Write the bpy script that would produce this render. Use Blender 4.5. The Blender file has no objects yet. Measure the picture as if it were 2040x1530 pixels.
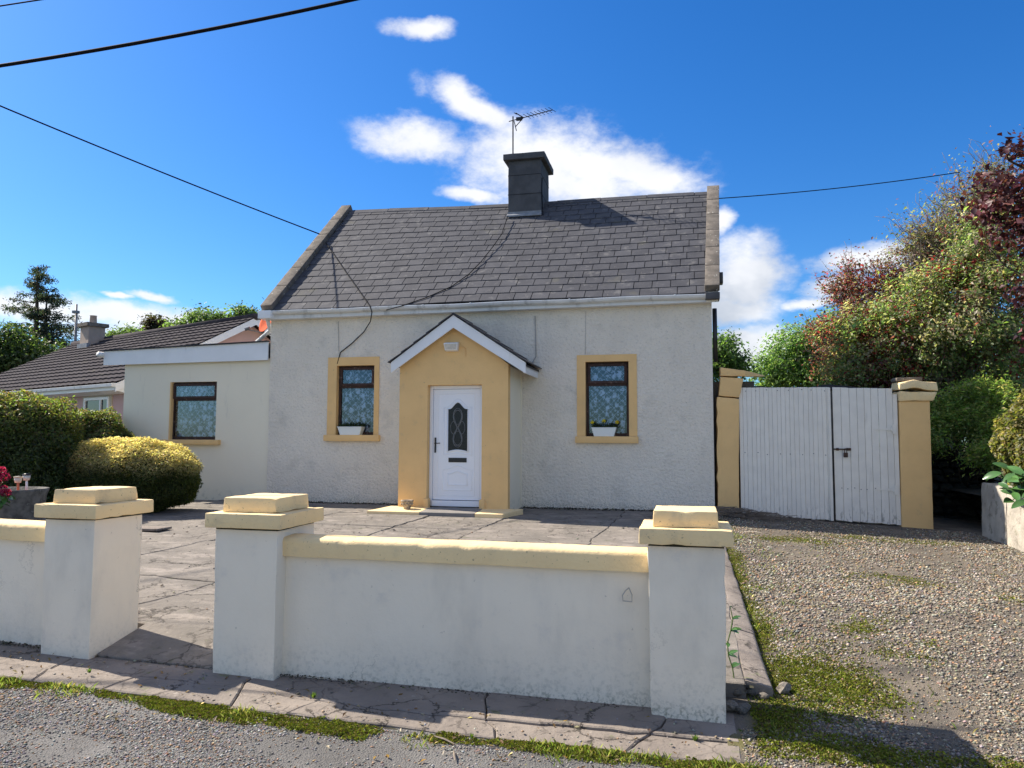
import bpy, bmesh, math, random
import numpy as np
from mathutils import Vector, Matrix, noise as mnoise
random.seed(7); RNG = np.random.default_rng(7)
SC = bpy.context.scene; COL = SC.collection

# ------------------------------------------------------------------ camera
F = 1500.0; PITCH = math.radians(4.2); YAW = math.radians(13); ROLL = math.radians(0.2)
CAM = Vector((0, -13.6, 1.23))
FW = Vector((-math.sin(YAW)*math.cos(PITCH), math.cos(YAW)*math.cos(PITCH), math.sin(PITCH)))
R0 = Vector((math.cos(YAW), math.sin(YAW), 0)); U0 = R0.cross(FW)
RT = R0*math.cos(ROLL)+U0*math.sin(ROLL); UP = RT.cross(FW)
cd = bpy.data.cameras.new('camera'); cd.sensor_width = 36; cd.lens = F/2040*36
cd.clip_start = .05; cd.clip_end = 3000
cam = bpy.data.objects.new('camera', cd); COL.objects.link(cam)
m3 = Matrix((RT, UP, -FW)).transposed(); cam.matrix_world = Matrix.Translation(CAM) @ m3.to_4x4()
SC.camera = cam
def ray(x, y): return FW+RT*((x-1020)/F)-UP*((y-765)/F)
def onY(x, y, Y=0.0):
    v = ray(x, y); return CAM+v*((Y-CAM.y)/v.y)
def onZ(x, y, Z=0.0):
    v = ray(x, y); return CAM+v*((Z-CAM.z)/v.z)
def onX(x, y, X=0.0):
    v = ray(x, y); return CAM+v*((X-CAM.x)/v.x)
def at(x, y, d): return CAM+ray(x, y)*d
FW0 = Vector((-math.sin(YAW), math.cos(YAW), 0))
def cw(xr, dep, z=0.0): return Vector((CAM.x, CAM.y, 0))+R0*xr+FW0*dep+Vector((0, 0, z))

# ------------------------------------------------------------------ sky, sun, exposure
SUN_AZ = math.radians(-13.5); SUN_EL = math.radians(42)
TOSUN = Vector((-math.cos(SUN_AZ)*math.cos(SUN_EL), -math.sin(SUN_AZ)*math.cos(SUN_EL), math.sin(SUN_EL)))
SKY_STRENGTH = 0.070; SUN_STRENGTH = 5.0
SC.view_settings.view_transform = 'Standard'; SC.view_settings.look = 'None'
SC.view_settings.exposure = 0.98; SC.view_settings.gamma = 1
sd = bpy.data.lights.new('sun', 'SUN'); sd.energy = SUN_STRENGTH; sd.angle = math.radians(.53); sd.color = (1, .90, .76)
sun = bpy.data.objects.new('sun', sd); COL.objects.link(sun)
sun.rotation_euler = TOSUN.to_track_quat('Z', 'Y').to_euler(); sun.location = (-20, 10, 30)

world = bpy.data.worlds.new('World'); SC.world = world; world.use_nodes = True
WT = world.node_tree; WT.nodes.clear()
class NT:
    """small node helper"""
    def __init__(s, t): s.t = t
    def n(s, typ, **k):
        o = s.t.nodes.new(typ)
        for a, b in k.items(): setattr(o, a, b)
        return o
    def put(s, sock, v):
        if isinstance(v, bpy.types.NodeSocket): s.t.links.new(v, sock)
        elif isinstance(v, (tuple, list, Vector)):
            v = tuple(v)
            if sock.type == 'RGBA' and len(v) == 3: v = v+(1,)
            sock.default_value = v
        else: sock.default_value = v
    def math(s, op, a, b=0.0, c=None, clamp=False):
        o = s.n('ShaderNodeMath', operation=op); o.use_clamp = clamp
        s.put(o.inputs[0], a); s.put(o.inputs[1], b)
        if c is not None: s.put(o.inputs[2], c)
        return o.outputs[0]
    def dot(s, a, b):
        o = s.n('ShaderNodeVectorMath', operation='DOT_PRODUCT'); s.put(o.inputs[0], a); s.put(o.inputs[1], b); return o.outputs['Value']
    def vadd(s, a, b, op='ADD'):
        o = s.n('ShaderNodeVectorMath', operation=op); s.put(o.inputs[0], a); s.put(o.inputs[1], b); return o.outputs[0]
    def sstep(s, x, lo, hi, a=0.0, b=1.0):
        o = s.n('ShaderNodeMapRange', interpolation_type='SMOOTHSTEP')
        s.put(o.inputs[0], x); s.put(o.inputs[1], lo); s.put(o.inputs[2], hi); s.put(o.inputs[3], a); s.put(o.inputs[4], b); return o.outputs[0]
    def mix(s, f, a, b, bt='MIX'):
        o = s.n('ShaderNodeMix', data_type='RGBA', blend_type=bt)
        s.put(o.inputs[0], f); s.put(o.inputs[6], a); s.put(o.inputs[7], b); return o.outputs[2]
    def noise(s, vec, scale, detail=5, rough=.55, dist=0.0, color=False):
        o = s.n('ShaderNodeTexNoise'); s.put(o.inputs['Vector'], vec); s.put(o.inputs['Scale'], scale)
        s.put(o.inputs['Detail'], detail); s.put(o.inputs['Roughness'], rough); s.put(o.inputs['Distortion'], dist)
        return o.outputs[1 if color else 0]
    def vmul(s, a, b): return s.vadd(a, b, 'MULTIPLY')
w = NT(WT)
tc = w.n('ShaderNodeTexCoord').outputs['Generated']
sky = w.n('ShaderNodeTexSky', sky_type='NISHITA'); sky.sun_disc = False
sky.sun_elevation = SUN_EL; sky.sun_rotation = math.atan2(TOSUN.x, TOSUN.y)
sky.air_density = 1.0; sky.dust_density = 0.6; sky.ozone_density = 2.5; sky.altitude = 50
hs = w.n('ShaderNodeHueSaturation'); hs.inputs['Saturation'].default_value = 1.36; w.put(hs.inputs['Color'], sky.outputs[0])
skyc = w.vadd(hs.outputs[0], (SKY_STRENGTH*.64, SKY_STRENGTH*.95, SKY_STRENGTH*1.25), 'MULTIPLY')
# clouds: soft blobs placed by direction in the sky, broken up by noise
nz = w.noise(w.vmul(tc, (1, 1, 1.8)), 5.0, 6, .6, color=True)
wob = w.vmul(w.vadd(nz, (.5, .5, .5), 'SUBTRACT'), (.085, .085, .07))
dirw = w.vadd(tc, wob)
nz2 = w.noise(w.vmul(tc, (1, 1, 1.6)), 24.0, 6, .62)
def blob(px, py, hw, hh, tilt=0):
    d = ray(px, py).normalized(); e1 = R0.copy(); e1 = (e1-d*e1.dot(d)).normalized(); e2 = e1.cross(d)*-1
    c, s_ = math.cos(math.radians(-tilt)), math.sin(math.radians(-tilt))
    a1 = e1*c+e2*s_; a2 = e2*c-e1*s_
    a1 = a1/(hw/F); a2 = a2/(hh/F)
    off1, off2 = a1.dot(d), a2.dot(d)
    u = w.math('SUBTRACT', w.dot(dirw, a1), off1); v = w.math('SUBTRACT', w.dot(dirw, a2), off2)
    q = w.math('SQRT', w.math('ADD', w.math('MULTIPLY', u, u), w.math('MULTIPLY', v, v)))
    front = w.math('GREATER_THAN', w.dot(tc, tuple(d)), .5)
    return w.math('MULTIPLY', w.math('SUBTRACT', 1.25, q, clamp=True), front)
BL = [(815, 272, 130, 50, -8), (945, 205, 120, 42, -25), (1080, 310, 190, 95, -6), (1150, 350, 250, 95, 0), (1270, 340, 170, 55, -12), (940, 382, 75, 22, 0),
      (838, 56, 70, 26, 0), (1490, 560, 85, 95, -25), (1440, 610, 120, 50, 0), (1740, 525, 120, 32, 10), (1600, 600, 48, 16, 0), (1660, 572, 70, 22, 5),
      (1500, 690, 130, 60, 0), (1440, 445, 30, 40, 0), (40, 605, 190, 26, -4), (200, 628, 230, 38, -6), (360, 655, 230, 38, 0), (300, 592, 50, 12, -15), (235, 585, 30, 8, -15), (820, 690, 260, 30, 0)]
msk = None
for b in BL:
    o = blob(*b); msk = o if msk is None else w.math('MAXIMUM', msk, o)
# added unseen cloud beyond the frame, its cover raised for whiter fill light
far = w.noise(w.vmul(tc, (1, 1, 2.2)), 2.6, 5, .55)
aside = w.sstep(w.dot(tc, tuple(FW)), .62, .80, 1.0, 0.0)
high = w.sstep(w.dot(tc, (0, 0, 1.0)), .02, .12)
farm = w.math('MULTIPLY', w.math('MULTIPLY', w.sstep(far, .44, .615), aside), high)
msk = w.math('MAXIMUM', msk, farm)
dens = w.math('ADD', msk, w.math('MULTIPLY', w.math('SUBTRACT', nz2, .5), 1.1))
cm = w.math('MULTIPLY', w.sstep(dens, .14, .95), w.sstep(msk, .02, .30))
d2 = ray(1470, 590).normalized()
greyc = w.sstep(w.dot(tc, tuple(d2)), .992, .999)
thick = w.sstep(w.noise(dirw, 7.0, 4), .35, .65)
ccol = w.mix(w.math('MULTIPLY', w.math('ADD', w.math('MULTIPLY', greyc, .6), .18), thick), (.56, .56, .565), (.24, .27, .32))
allc = w.mix(w.math('MULTIPLY', cm, .93), skyc, ccol)
bg = w.n('ShaderNodeBackground'); w.put(bg.inputs['Color'], allc); bg.inputs['Strength'].default_value = 1.0
wo = w.n('ShaderNodeOutputWorld'); WT.links.new(bg.outputs[0], wo.inputs[0])

# ------------------------------------------------------------------ materials
def newmat(name):
    m = bpy.data.materials.new(name); m.use_nodes = True; t = m.node_tree; t.nodes.clear(); k = NT(t)
    p = k.n('ShaderNodeBsdfPrincipled'); o = k.n('ShaderNodeOutputMaterial'); t.links.new(p.outputs[0], o.inputs[0])
    return m, k, p, o
def mat(name, c1, c2=None, scale=4, lo=.35, hi=.65, rough=.8, bumps=(), layers=(), spec=.3, rnd=0, metal=0, attr=False, world_co=False, cracks=()):
    """c1/c2 mixed by noise; layers = (colour, scale, lo, hi, strength, stretch, (z0,z1) or None); bumps = (scale, strength, kind)"""
    m, k, p, o = newmat(name)
    co = k.n('ShaderNodeNewGeometry').outputs['Position'] if world_co else k.n('ShaderNodeTexCoord').outputs['Object']
    col = c1
    if c2 is not None: col = k.mix(k.sstep(k.noise(co, scale), lo, hi), c1, c2)
    if attr:
        a = k.n('ShaderNodeVertexColor', layer_name='Col').outputs[0]; col = k.mix(1.0, col, a, 'MULTIPLY') if attr == 'mul' else a
    if rnd:
        oi = k.n('ShaderNodeObjectInfo').outputs['Random']
        f = k.math('ADD', k.math('MULTIPLY', oi, rnd), 1-rnd/2)
        cb = k.n('ShaderNodeCombineColor'); [k.put(cb.inputs[i], f) for i in range(3)]
        col = k.mix(1.0, col, cb.outputs[0], 'MULTIPLY')
    sep = None
    for L in layers:
        c, sc, l, h, st, stretch, zr = L
        v = k.vmul(co, stretch) if stretch else co
        f = k.sstep(k.noise(v, sc, 7, .62), l, h)
        if zr:
            if sep is None:
                sep = k.n('ShaderNodeSeparateXYZ'); k.put(sep.inputs[0], co)
            f = k.math('MULTIPLY', f, k.sstep(sep.outputs[2], zr[0], zr[1], 1.0, 0.0))
        col = k.mix(k.math('MULTIPLY', f, st), col, c)
    for csc, cw_, cst in cracks:
        vv = k.vadd(k.vmul(co, (1, 1, .15)), k.vmul(k.noise(co, csc*2.2, 6, .7, color=True), (.55/csc,)*3))
        ve = k.n('ShaderNodeTexVoronoi', feature='DISTANCE_TO_EDGE'); k.put(ve.inputs['Vector'], vv); ve.inputs['Scale'].default_value = csc
        f = k.math('MULTIPLY', k.sstep(ve.outputs[0], cw_*.3, cw_, 1.0, 0.0), k.sstep(k.noise(co, csc*.8, 3), .47, .60))
        col = k.mix(k.math('MULTIPLY', f, cst), col, (.035, .03, .026))
    k.put(p.inputs['Base Color'], col); p.inputs['Roughness'].default_value = rough
    p.inputs['Specular IOR Level'].default_value = spec; p.inputs['Metallic'].default_value = metal
    nrm = None
    for sc, st, kind in bumps:
        if kind == 'v':
            vo = k.n('ShaderNodeTexVoronoi'); k.put(vo.inputs['Vector'], co); vo.inputs['Scale'].default_value = sc; hgt = vo.outputs[0]
        else: hgt = k.noise(co, sc, 6, .6)
        b = k.n('ShaderNodeBump'); b.inputs['Strength'].default_value = st; b.inputs['Distance'].default_value = .6/sc
        k.put(b.inputs['Height'], hgt)
        if nrm is not None: k.put(b.inputs['Normal'], nrm)
        nrm = b.outputs[0]
    if nrm is not None: k.put(p.inputs['Normal'], nrm)
    return m
def leafmat(name, trans=.58, rough=.45, spec=.5):
    m, k, p, o = newmat(name)
    a = k.n('ShaderNodeVertexColor', layer_name='Col').outputs[0]
    k.put(p.inputs['Base Color'], a); p.inputs['Roughness'].default_value = rough; p.inputs['Specular IOR Level'].default_value = spec
    tr = k.n('ShaderNodeBsdfTranslucent'); k.put(tr.inputs[0], k.mix(1.0, a, (1.5, 1.6, .8), 'MULTIPLY'))
    mx = k.n('ShaderNodeMixShader'); mx.inputs[0].default_value = trans
    k.t.links.new(p.outputs[0], mx.inputs[1]); k.t.links.new(tr.outputs[0], mx.inputs[2]); k.t.links.new(mx.outputs[0], o.inputs[0])
    return m
def glassmat(name, tint=(.9, .95, 1), refl=1.0):
    m, k, p, o = newmat(name)
    k.t.nodes.remove(p)
    tr = k.n('ShaderNodeBsdfTransparent'); tr.inputs[0].default_value = (*tint, 1)
    gl = k.n('ShaderNodeBsdfGlossy'); gl.inputs['Roughness'].default_value = .02
    fr = k.n('ShaderNodeFresnel'); fr.inputs[0].default_value = 1.5
    mx = k.n('ShaderNodeMixShader'); k.put(mx.inputs[0], k.math('MULTIPLY', fr.outputs[0], 1.6*refl, clamp=True))
    k.t.links.new(tr.outputs[0], mx.inputs[1]); k.t.links.new(gl.outputs[0], mx.inputs[2]); k.t.links.new(mx.outputs[0], o.inputs[0])
    return m
def lacemat(name):
    m, k, p, o = newmat(name)
    co = k.n('ShaderNodeTexCoord').outputs['Object']
    v = k.vmul(co, (1, 0.0, .85)); v = k.vadd(v, k.vmul(k.vadd(k.noise(v, 16, 3, color=True), (.5, .5, .5), 'SUBTRACT'), (.11, 0, .11)))
    def vor(scale, rnd, feat='F1'):
        vo = k.n('ShaderNodeTexVoronoi', feature=feat); k.put(vo.inputs['Vector'], v); vo.inputs['Scale'].default_value = scale; vo.inputs['Randomness'].default_value = rnd; return vo.outputs[0]
    motif = k.sstep(vor(8.5, .6), .34, .46, 1.0, 0.0)          # woven flowers in rows
    petal = k.sstep(vor(20, 1.0), .26, .40, 1.0, 0.0)
    holes = k.sstep(vor(30, 1.0), .20, .40)
    se = k.n('ShaderNodeSeparateXYZ'); k.put(se.inputs[0], co)
    s1 = k.math('SINE', k.math('MULTIPLY', k.math('ADD', se.outputs[0], se.outputs[2]), 23.5))
    s2 = k.math('SINE', k.math('MULTIPLY', k.math('SUBTRACT', se.outputs[0], se.outputs[2]), 23.5))
    net = k.sstep(k.math('ABSOLUTE', k.math('MULTIPLY', s1, s2)), .04, .14, 1.0, 0.0)
    f = k.math('MAXIMUM', k.math('MULTIPLY', motif, holes), k.math('MULTIPLY', net, .75))
    f = k.math('MAXIMUM', f, k.math('MULTIPLY', petal, .8))
    p.inputs['Base Color'].default_value = (.92, .94, 1.0, 1); p.inputs['Roughness'].default_value = .9
    k.put(p.inputs['Alpha'], k.math('MAXIMUM', k.math('MULTIPLY', f, .97), .06))
    return m

RENDER_W = mat('cream_dash_render', (.85, .785, .675), (.80, .735, .63), 1.3, rough=.92,
    bumps=((20, 1.0, 'n'), (48, .6, 'n'), (5, .2, 'n')),
    layers=(((.52, .49, .43), 2.2, .52, .72, .45, None, None), ((.44, .42, .38), 21, .54, .68, .5, (1, 1, 1.5), None), ((.30, .30, .27), 30, .64, .69, .6, None, None),  # middle layer paints the shading of the render's pits into the colour
            ((.36, .37, .30), 34, .50, .66, .6, None, (.05, .60)), ((.24, .25, .20), 45, .44, .62, .75, None, (-.02, .16)), ((.56, .53, .48), 2.2, .48, .75, .28, (1, 1, .15), None)))
RENDER_S = mat('smooth_cream_render', (.84, .775, .62), (.81, .745, .595), .8, rough=.85, bumps=((14, .06, 'n'), (120, .08, 'n')),
    layers=(((.45, .43, .38), 5, .60, .74, .35, (1, 1, .2), None), ((.3, .3, .25), 9, .5, .7, .5, None, (-.05, .3))))
WALLW = mat('white_masonry_paint', (.84, .765, .635), (.805, .73, .605), 2.0, rough=.8, cracks=((1.1, .006, .35),), bumps=((9, .08, 'n'), (70, .16, 'n')),
    layers=(((.55, .53, .50), 4, .56, .74, .4, None, None), ((.40, .37, .31), 23, .67, .71, .5, None, None), ((.52, .48, .41), 1.7, .50, .70, .35, (1, 1, .45), None), ((.44, .42, .35), 30, .46, .72, .55, None, (-.40, .0)), ((.22, .22, .16), 48, .46, .66, .8, None, (-.42, -.27)),
            ((.56, .53, .48), 4, .5, .75, .22, (1, 1, .2), None)))
YELLOW = mat('buff_yellow_paint', (.82, .54, .24), (.77, .505, .225), 2.5, rough=.8, bumps=((55, .12, 'n'), (10, .08, 'n')),
    layers=(((.50, .38, .22), 5, .58, .75, .35, None, None), ((.28, .25, .19), 24, .66, .71, .6, None, None)))
CAPY = mat('pale_yellow_paint', (.86, .66, .36), (.81, .61, .33), 3, rough=.8, bumps=((45, .25, 'n'), (14, .15, 'n')),
    layers=(((.50, .41, .27), 5, .54, .74, .5, None, None), ((.20, .19, .15), 24, .655, .70, .75, None, None), ((.14, .13, .10), 52, .64, .68, .6, None, None)))
WHITEP = mat('white_upvc', (.80, .82, .84), (.76, .78, .80), 3, rough=.35, spec=.5, layers=(((.42, .42, .40), 6, .62, .75, .4, (1, 1, .3), None),))
GUTTERM = mat('white_gutter_plastic', (.72, .74, .75), (.66, .68, .69), 3, rough=.4, spec=.5, layers=(((.25, .26, .26), 5, .52, .70, .55, (1, 1, .25), None),))
DOORW = mat('white_door_upvc', (.84, .86, .90), None, rough=.28, spec=.5)
SLATE = mat('grey_fibre_slate', (.076, .078, .090), (.060, .062, .073), 3.5, rough=.78, spec=.16, rnd=.18, world_co=True,
    bumps=((60, .18, 'n'),), layers=(((.22, .215, .21), 5, .54, .72, .42, None, None), ((.34, .32, .27), 30, .655, .70, .75, None, None), ((.13, .125, .085), 1.6, .60, .72, .3, None, None)))
SLATE_D = mat('dark_slate_gap', (.03, .03, .034), None, rough=.9)
COPING = mat('weathered_concrete_coping', (.19, .165, .14), (.12, .105, .09), 6, rough=.95, bumps=((60, .6, 'n'),),
    layers=(((.62, .60, .54), 13, .64, .68, .9, None, None), ((.10, .10, .09), 20, .55, .66, .6, None, None)))
CHIM = mat('dark_rendered_chimney', (.10, .102, .11), (.075, .077, .083), 4, rough=.95, bumps=((70, .4, 'n'),), layers=(((.14, .14, .14), 5, .58, .75, .5, (1, 1, .3), None),))
LEAD = mat('lead_flashing', (.26, .28, .31), (.2, .21, .23), 9, rough=.55)
BROWNW = mat('peeling_brown_timber', (.060, .032, .026), (.04, .024, .02), 9, rough=.7, bumps=((60, .3, 'n'),), layers=(((.34, .27, .22), 28, .60, .66, .7, (1, 1, .6), None),))
GLASS = glassmat('window_glass', (.86, .92, 1.0), 1.2)  # bluish tint stands in for the reflection of blue sky
DGLASS = mat('obscured_dark_glass', (.012, .014, .013), (.03, .032, .03), 40, rough=.25, spec=.3, bumps=((120, .3, 'n'),))
LACE = lacemat('lace_curtain')
BLACK = mat('black_plastic', (.012, .012, .013), None, rough=.35, spec=.5)
CABLE = mat('black_cable', (.008, .008, .010), None, rough=.8, spec=.08)
CABLEW = mat('grey_wall_cable', (.40, .38, .35), None, rough=.6)
CONCS = mat('weathered_yard_concrete', (.208, .186, .162), (.16, .145, .128), 1.6, rough=.95, world_co=True, cracks=((.9, .016, .9), (2.6, .03, .7)), bumps=((90, .35, 'n'), (14, .35, 'n')),
    layers=(((.30, .265, .235), 3.2, .50, .68, .7, (1, 1.4, 1), None), ((.095, .082, .075), 9, .56, .66, .65, None, None), ((.42, .39, .35), 26, .64, .70, .45, None, None), ((.09, .105, .05), 5, .62, .7, .5, None, None)))
CONCP = mat('path_concrete', (.255, .22, .19), (.20, .172, .15), 2.5, rough=.95, world_co=True, cracks=((2.2, .022, .85), (5, .04, .5)), bumps=((110, .35, 'n'), (16, .3, 'n')),
    layers=(((.15, .13, .115), 8, .55, .68, .65, None, None), ((.45, .41, .36), 18, .64, .71, .5, None, None), ((.12, .16, .04), 5, .62, .70, .55, None, None)))
CRACKM = mat('dark_crack_soil', (.03, .027, .022), (.05, .05, .03), 20, rough=1)
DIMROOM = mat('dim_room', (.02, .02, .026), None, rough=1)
STEPG = mat('grey_step_concrete', (.23, .215, .20), (.19, .18, .17), 6, rough=.95, bumps=((90, .4, 'n'),))
DRIVE = mat('driveway_earth', (.165, .14, .11), (.11, .095, .078), 3, rough=1, attr='mul', bumps=((120, .8, 'v'), (35, .4, 'n')), layers=(((.10, .09, .075), 6, .52, .68, .6, None, None),))
ROADM = mat('chip_road', (.165, .16, .155), (.12, .117, .114), 2, rough=.95, attr='mul', bumps=((95, .9, 'v'), (40, .3, 'n')), layers=(((.08, .075, .07), 5, .55, .68, .5, None, None),))
STONES = mat('gravel_stones', (1, 1, 1), None, rough=.85, attr=True, bumps=((200, .2, 'n'),))
GRASSG = mat('rough_ground', (.07, .09, .035), (.09, .075, .045), 2, rough=1, bumps=((20, .5, 'n'),))
SOIL = mat('dark_soil', (.05, .04, .03), (.035, .03, .022), 5, rough=1, bumps=((30, .6, 'n'),))
MOSS = leafmat('moss', .2, .8, .1)
LEAF = leafmat('leaf')
GLOSSY = leafmat('glossy_leaf', .25, .5, .35)
BARK = mat('bark', (.12, .095, .07), (.07, .055, .042), 12, rough=.95, bumps=((40, .6, 'n'),))
TWIGM = mat('pale_twigs', (.24, .20, .16), (.15, .125, .1), 12, rough=.95)
GATEW = mat('weathered_white_boards', (.80, .765, .69), (.755, .72, .65), 5, rough=.75, rnd=.06, world_co=True, bumps=((30, .12, 'n'),),
    layers=(((.45, .43, .39), 8, .60, .75, .35, (1, 1, .15), None), ((.20, .19, .165), 16, .52, .64, .7, (1.5, 1.5, .5), (-.15, .22))))
RUST = mat('rusty_iron', (.10, .055, .035), (.05, .035, .03), 20, rough=.8)
PINK = mat('pink_render', (.60, .40, .37), (.56, .38, .35), 2, rough=.9, bumps=((60, .2, 'n'),))
BROOF = mat('brown_roof_tiles', (.066, .060, .066), (.048, .043, .050), 3, rough=.95, spec=.08, layers=(((.13, .12, .08), 4, .58, .72, .4, None, None),), bumps=((40, .2, 'n'),))
BCHIM = mat('beige_chimney_render', (.42, .34, .28), (.36, .29, .24), 4, rough=.9)
PALEST = mat('pale_stone_trim', (.55, .48, .38), None, rough=.9)
STONE = mat('rubble_stone', (.22, .195, .165), (.13, .12, .105), 6, rough=.95, rnd=.5, bumps=((30, .5, 'n'),))
STONE_SHADE = mat('shade_darkened_stone', (.045, .043, .036), (.025, .026, .02), 6, rough=.95, rnd=.5, bumps=((30, .5, 'n'),))  # rubble stone darkened: the shade behind the post is put into the colour
RWALL = mat('flaking_low_wall', (.46, .42, .36), (.33, .30, .26), 3, rough=.95, bumps=((30, .5, 'n'), (110, .3, 'n')), layers=(((.16, .15, .12), 7, .55, .66, .7, None, None), ((.10, .12, .05), 4, .58, .7, .5, None, None)))
DISH = mat('red_oxide_dish', (.55, .12, .055), (.47, .10, .05), 6, rough=.9, spec=.08)
GALV = mat('grey_metal', (.22, .23, .24), (.17, .175, .18), 15, rough=.5, metal=.6)
PLANTER = mat('grey_stone_planter', (.15, .15, .14), (.07, .07, .066), 9, rough=.95, bumps=((40, .6, 'n'),), layers=(((.3, .31, .28), 9, .6, .68, .7, None, None),))
URN = mat('speckled_stone_pot', (.42, .36, .27), (.25, .2, .15), 30, rough=.95, bumps=((60, .6, 'n'),))
TARFELT = mat('dark_felt_roof', (.028, .029, .034), (.05, .05, .055), 6, rough=.7, bumps=((20, .5, 'n'),))
LAMPG = mat('frosted_lamp_lens', (.62, .60, .54), (.5, .49, .45), 20, rough=.3, spec=.5)
TERRA = mat('terracotta', (.42, .16, .10), None, rough=.8)
PLASW = mat('white_trough_plastic', (.78, .83, .82), None, rough=.4, spec=.5)

# ------------------------------------------------------------------ object helpers
def link(name, me, m, parent=None):
    o = bpy.data.objects.new(name, me); COL.objects.link(o)
    if m is not None and not me.materials: me.materials.append(m)
    if parent is not None:
        o.parent = parent          # meshes are modelled in world coordinates; only Empties carry a location
        if parent.type == 'EMPTY': o.matrix_parent_inverse = Matrix.Translation(-Vector(parent.location))
    return o
def tag(o, label=None, cat=None, group=None, kind=None):
    for k_, v_ in (('label', label), ('category', cat), ('group', group), ('kind', kind)):
        if v_: o[k_] = v_
    return o
def thing(name, label, cat, loc, group=None):
    o = bpy.data.objects.new(name, None); COL.objects.link(o); o.location = loc; o.empty_display_size = .2
    return tag(o, label, cat, group)
class MB:
    def __init__(s): s.v = []; s.f = []
    def add(s, vs, fs):
        b = len(s.v); s.v += [tuple(x) for x in vs]; s.f += [tuple(i+b for i in f) for f in fs]; return s
    def box(s, x0, x1, y0, y1, z0, z1):
        return s.add([(x0, y0, z0), (x1, y0, z0), (x1, y1, z0), (x0, y1, z0), (x0, y0, z1), (x1, y0, z1), (x1, y1, z1), (x0, y1, z1)],
            [(0, 3, 2, 1), (4, 5, 6, 7), (0, 1, 5, 4), (1, 2, 6, 5), (2, 3, 7, 6), (3, 0, 4, 7)])
    def hexa(s, b, t):
        return s.add(list(b)+list(t), [(0, 3, 2, 1), (4, 5, 6, 7), (0, 1, 5, 4), (1, 2, 6, 5), (2, 3, 7, 6), (3, 0, 4, 7)])
    def quad(s, *p): return s.add(p, [tuple(range(len(p)))])
    def prism(s, pts, d):
        """closed polygon pts (3d) extruded by d"""
        d = Vector(d); n = len(pts); a = [Vector(p) for p in pts]
        return s.add(a+[p+d for p in a], [tuple(range(n))[::-1], tuple(range(n, 2*n))]+[(i, (i+1) % n, n+(i+1) % n, n+i) for i in range(n)])
    def tube(s, pts, r, n=6, cap=True):
        pts = [Vector(p) for p in pts]; rs = r if isinstance(r, (list, tuple)) else [r]*len(pts); vs = []; fs = []
        prev = None
        for i, p in enumerate(pts):
            d = (pts[min(i+1, len(pts)-1)]-pts[max(i-1, 0)])
            d = d.normalized() if d.length > 1e-9 else Vector((0, 0, 1))
            a = d.cross(Vector((0, 0, 1)) if abs(d.z) < .95 else Vector((1, 0, 0))).normalized() if prev is None else (prev-d*prev.dot(d)).normalized()
            prev = a; b = d.cross(a)
            for j in range(n):
                th = 2*math.pi*j/n; vs.append(p+(a*math.cos(th)+b*math.sin(th))*rs[i])
        for i in range(len(pts)-1):
            for j in range(n): fs.append((i*n+j, i*n+(j+1) % n, (i+1)*n+(j+1) % n, (i+1)*n+j))
        if cap: fs.append(tuple(range(n))[::-1]); fs.append(tuple(range((len(pts)-1)*n, len(pts)*n)))
        return s.add(vs, fs)
    def lathe(s, c, prof, n=16, axis=None):
        c = Vector(c); q = axis.to_track_quat('Z', 'Y').to_matrix() if axis is not None else Matrix.Identity(3); vs = []; fs = []
        for r, z in prof:
            for j in range(n):
                th = 2*math.pi*j/n; vs.append(c+q @ Vector((r*math.cos(th), r*math.sin(th), z)))
        for i in range(len(prof)-1):
            for j in range(n): fs.append((i*n+j, i*n+(j+1) % n, (i+1)*n+(j+1) % n, (i+1)*n+j))
        return s.add(vs, fs)
    def build(s, name, m, parent=None, smooth=False, bevel=0):
        me = bpy.data.meshes.new(name); me.from_pydata(s.v, [], s.f); me.update()
        bm = bmesh.new(); bm.from_mesh(me); bmesh.ops.recalc_face_normals(bm, faces=bm.faces)
        if bevel: bmesh.ops.bevel(bm, geom=bm.edges, offset=bevel, segments=1, affect='EDGES')
        bm.to_mesh(me); bm.free()
        if smooth: me.shade_smooth()
        return link(name, me, m, parent)
def rough(name, b8, m, parent=None, bev=.012, jit=.004, cut=.12, freq=6.0, chips=0.0, seed=0, extra=None):
    """a hand-built block: bevelled, subdivided and made slightly uneven.  b8 = (x0,x1,y0,y1,z0,z1) or 8 corner points"""
    mb = MB()
    if len(b8) == 6: mb.box(*b8)
    else: mb.hexa(b8[:4], b8[4:])
    me = bpy.data.meshes.new(name); me.from_pydata(mb.v, [], mb.f)
    bm = bmesh.new(); bm.from_mesh(me); bmesh.ops.recalc_face_normals(bm, faces=bm.faces)
    for _ in range(5):
        es = [e for e in bm.edges if e.calc_length() > cut*1.5]
        if not es: break
        bmesh.ops.subdivide_edges(bm, edges=es, cuts=1, use_grid_fill=True)
    if bev:
        sharp = [e for e in bm.edges if len(e.link_faces) == 2 and e.calc_face_angle() > .6]
        bmesh.ops.bevel(bm, geom=sharp, offset=bev, segments=2, affect='EDGES', profile=.6)
    bm.normal_update(); off = Vector((seed*3.7, seed*1.3, seed*2.1))
    for v in bm.verts:
        n = mnoise.noise((v.co+off)*freq)+.5*mnoise.noise((v.co+off)*freq*3.1)
        d = n*jit
        if chips:
            c_ = mnoise.noise((v.co+off)*17)
            sh = max((e.calc_face_angle(0) for e in v.link_edges), default=0)
            if c_ > .28 and sh > .25: d -= chips*(c_-.28)*2.5
        v.co += v.normal*d
    if extra:
        for v in bm.verts: extra(v)
    bm.to_mesh(me); bm.free(); me.shade_smooth()
    try: me.set_sharp_from_angle(angle=math.radians(38))
    except Exception: pass
    return link(name, me, m, parent)
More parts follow.
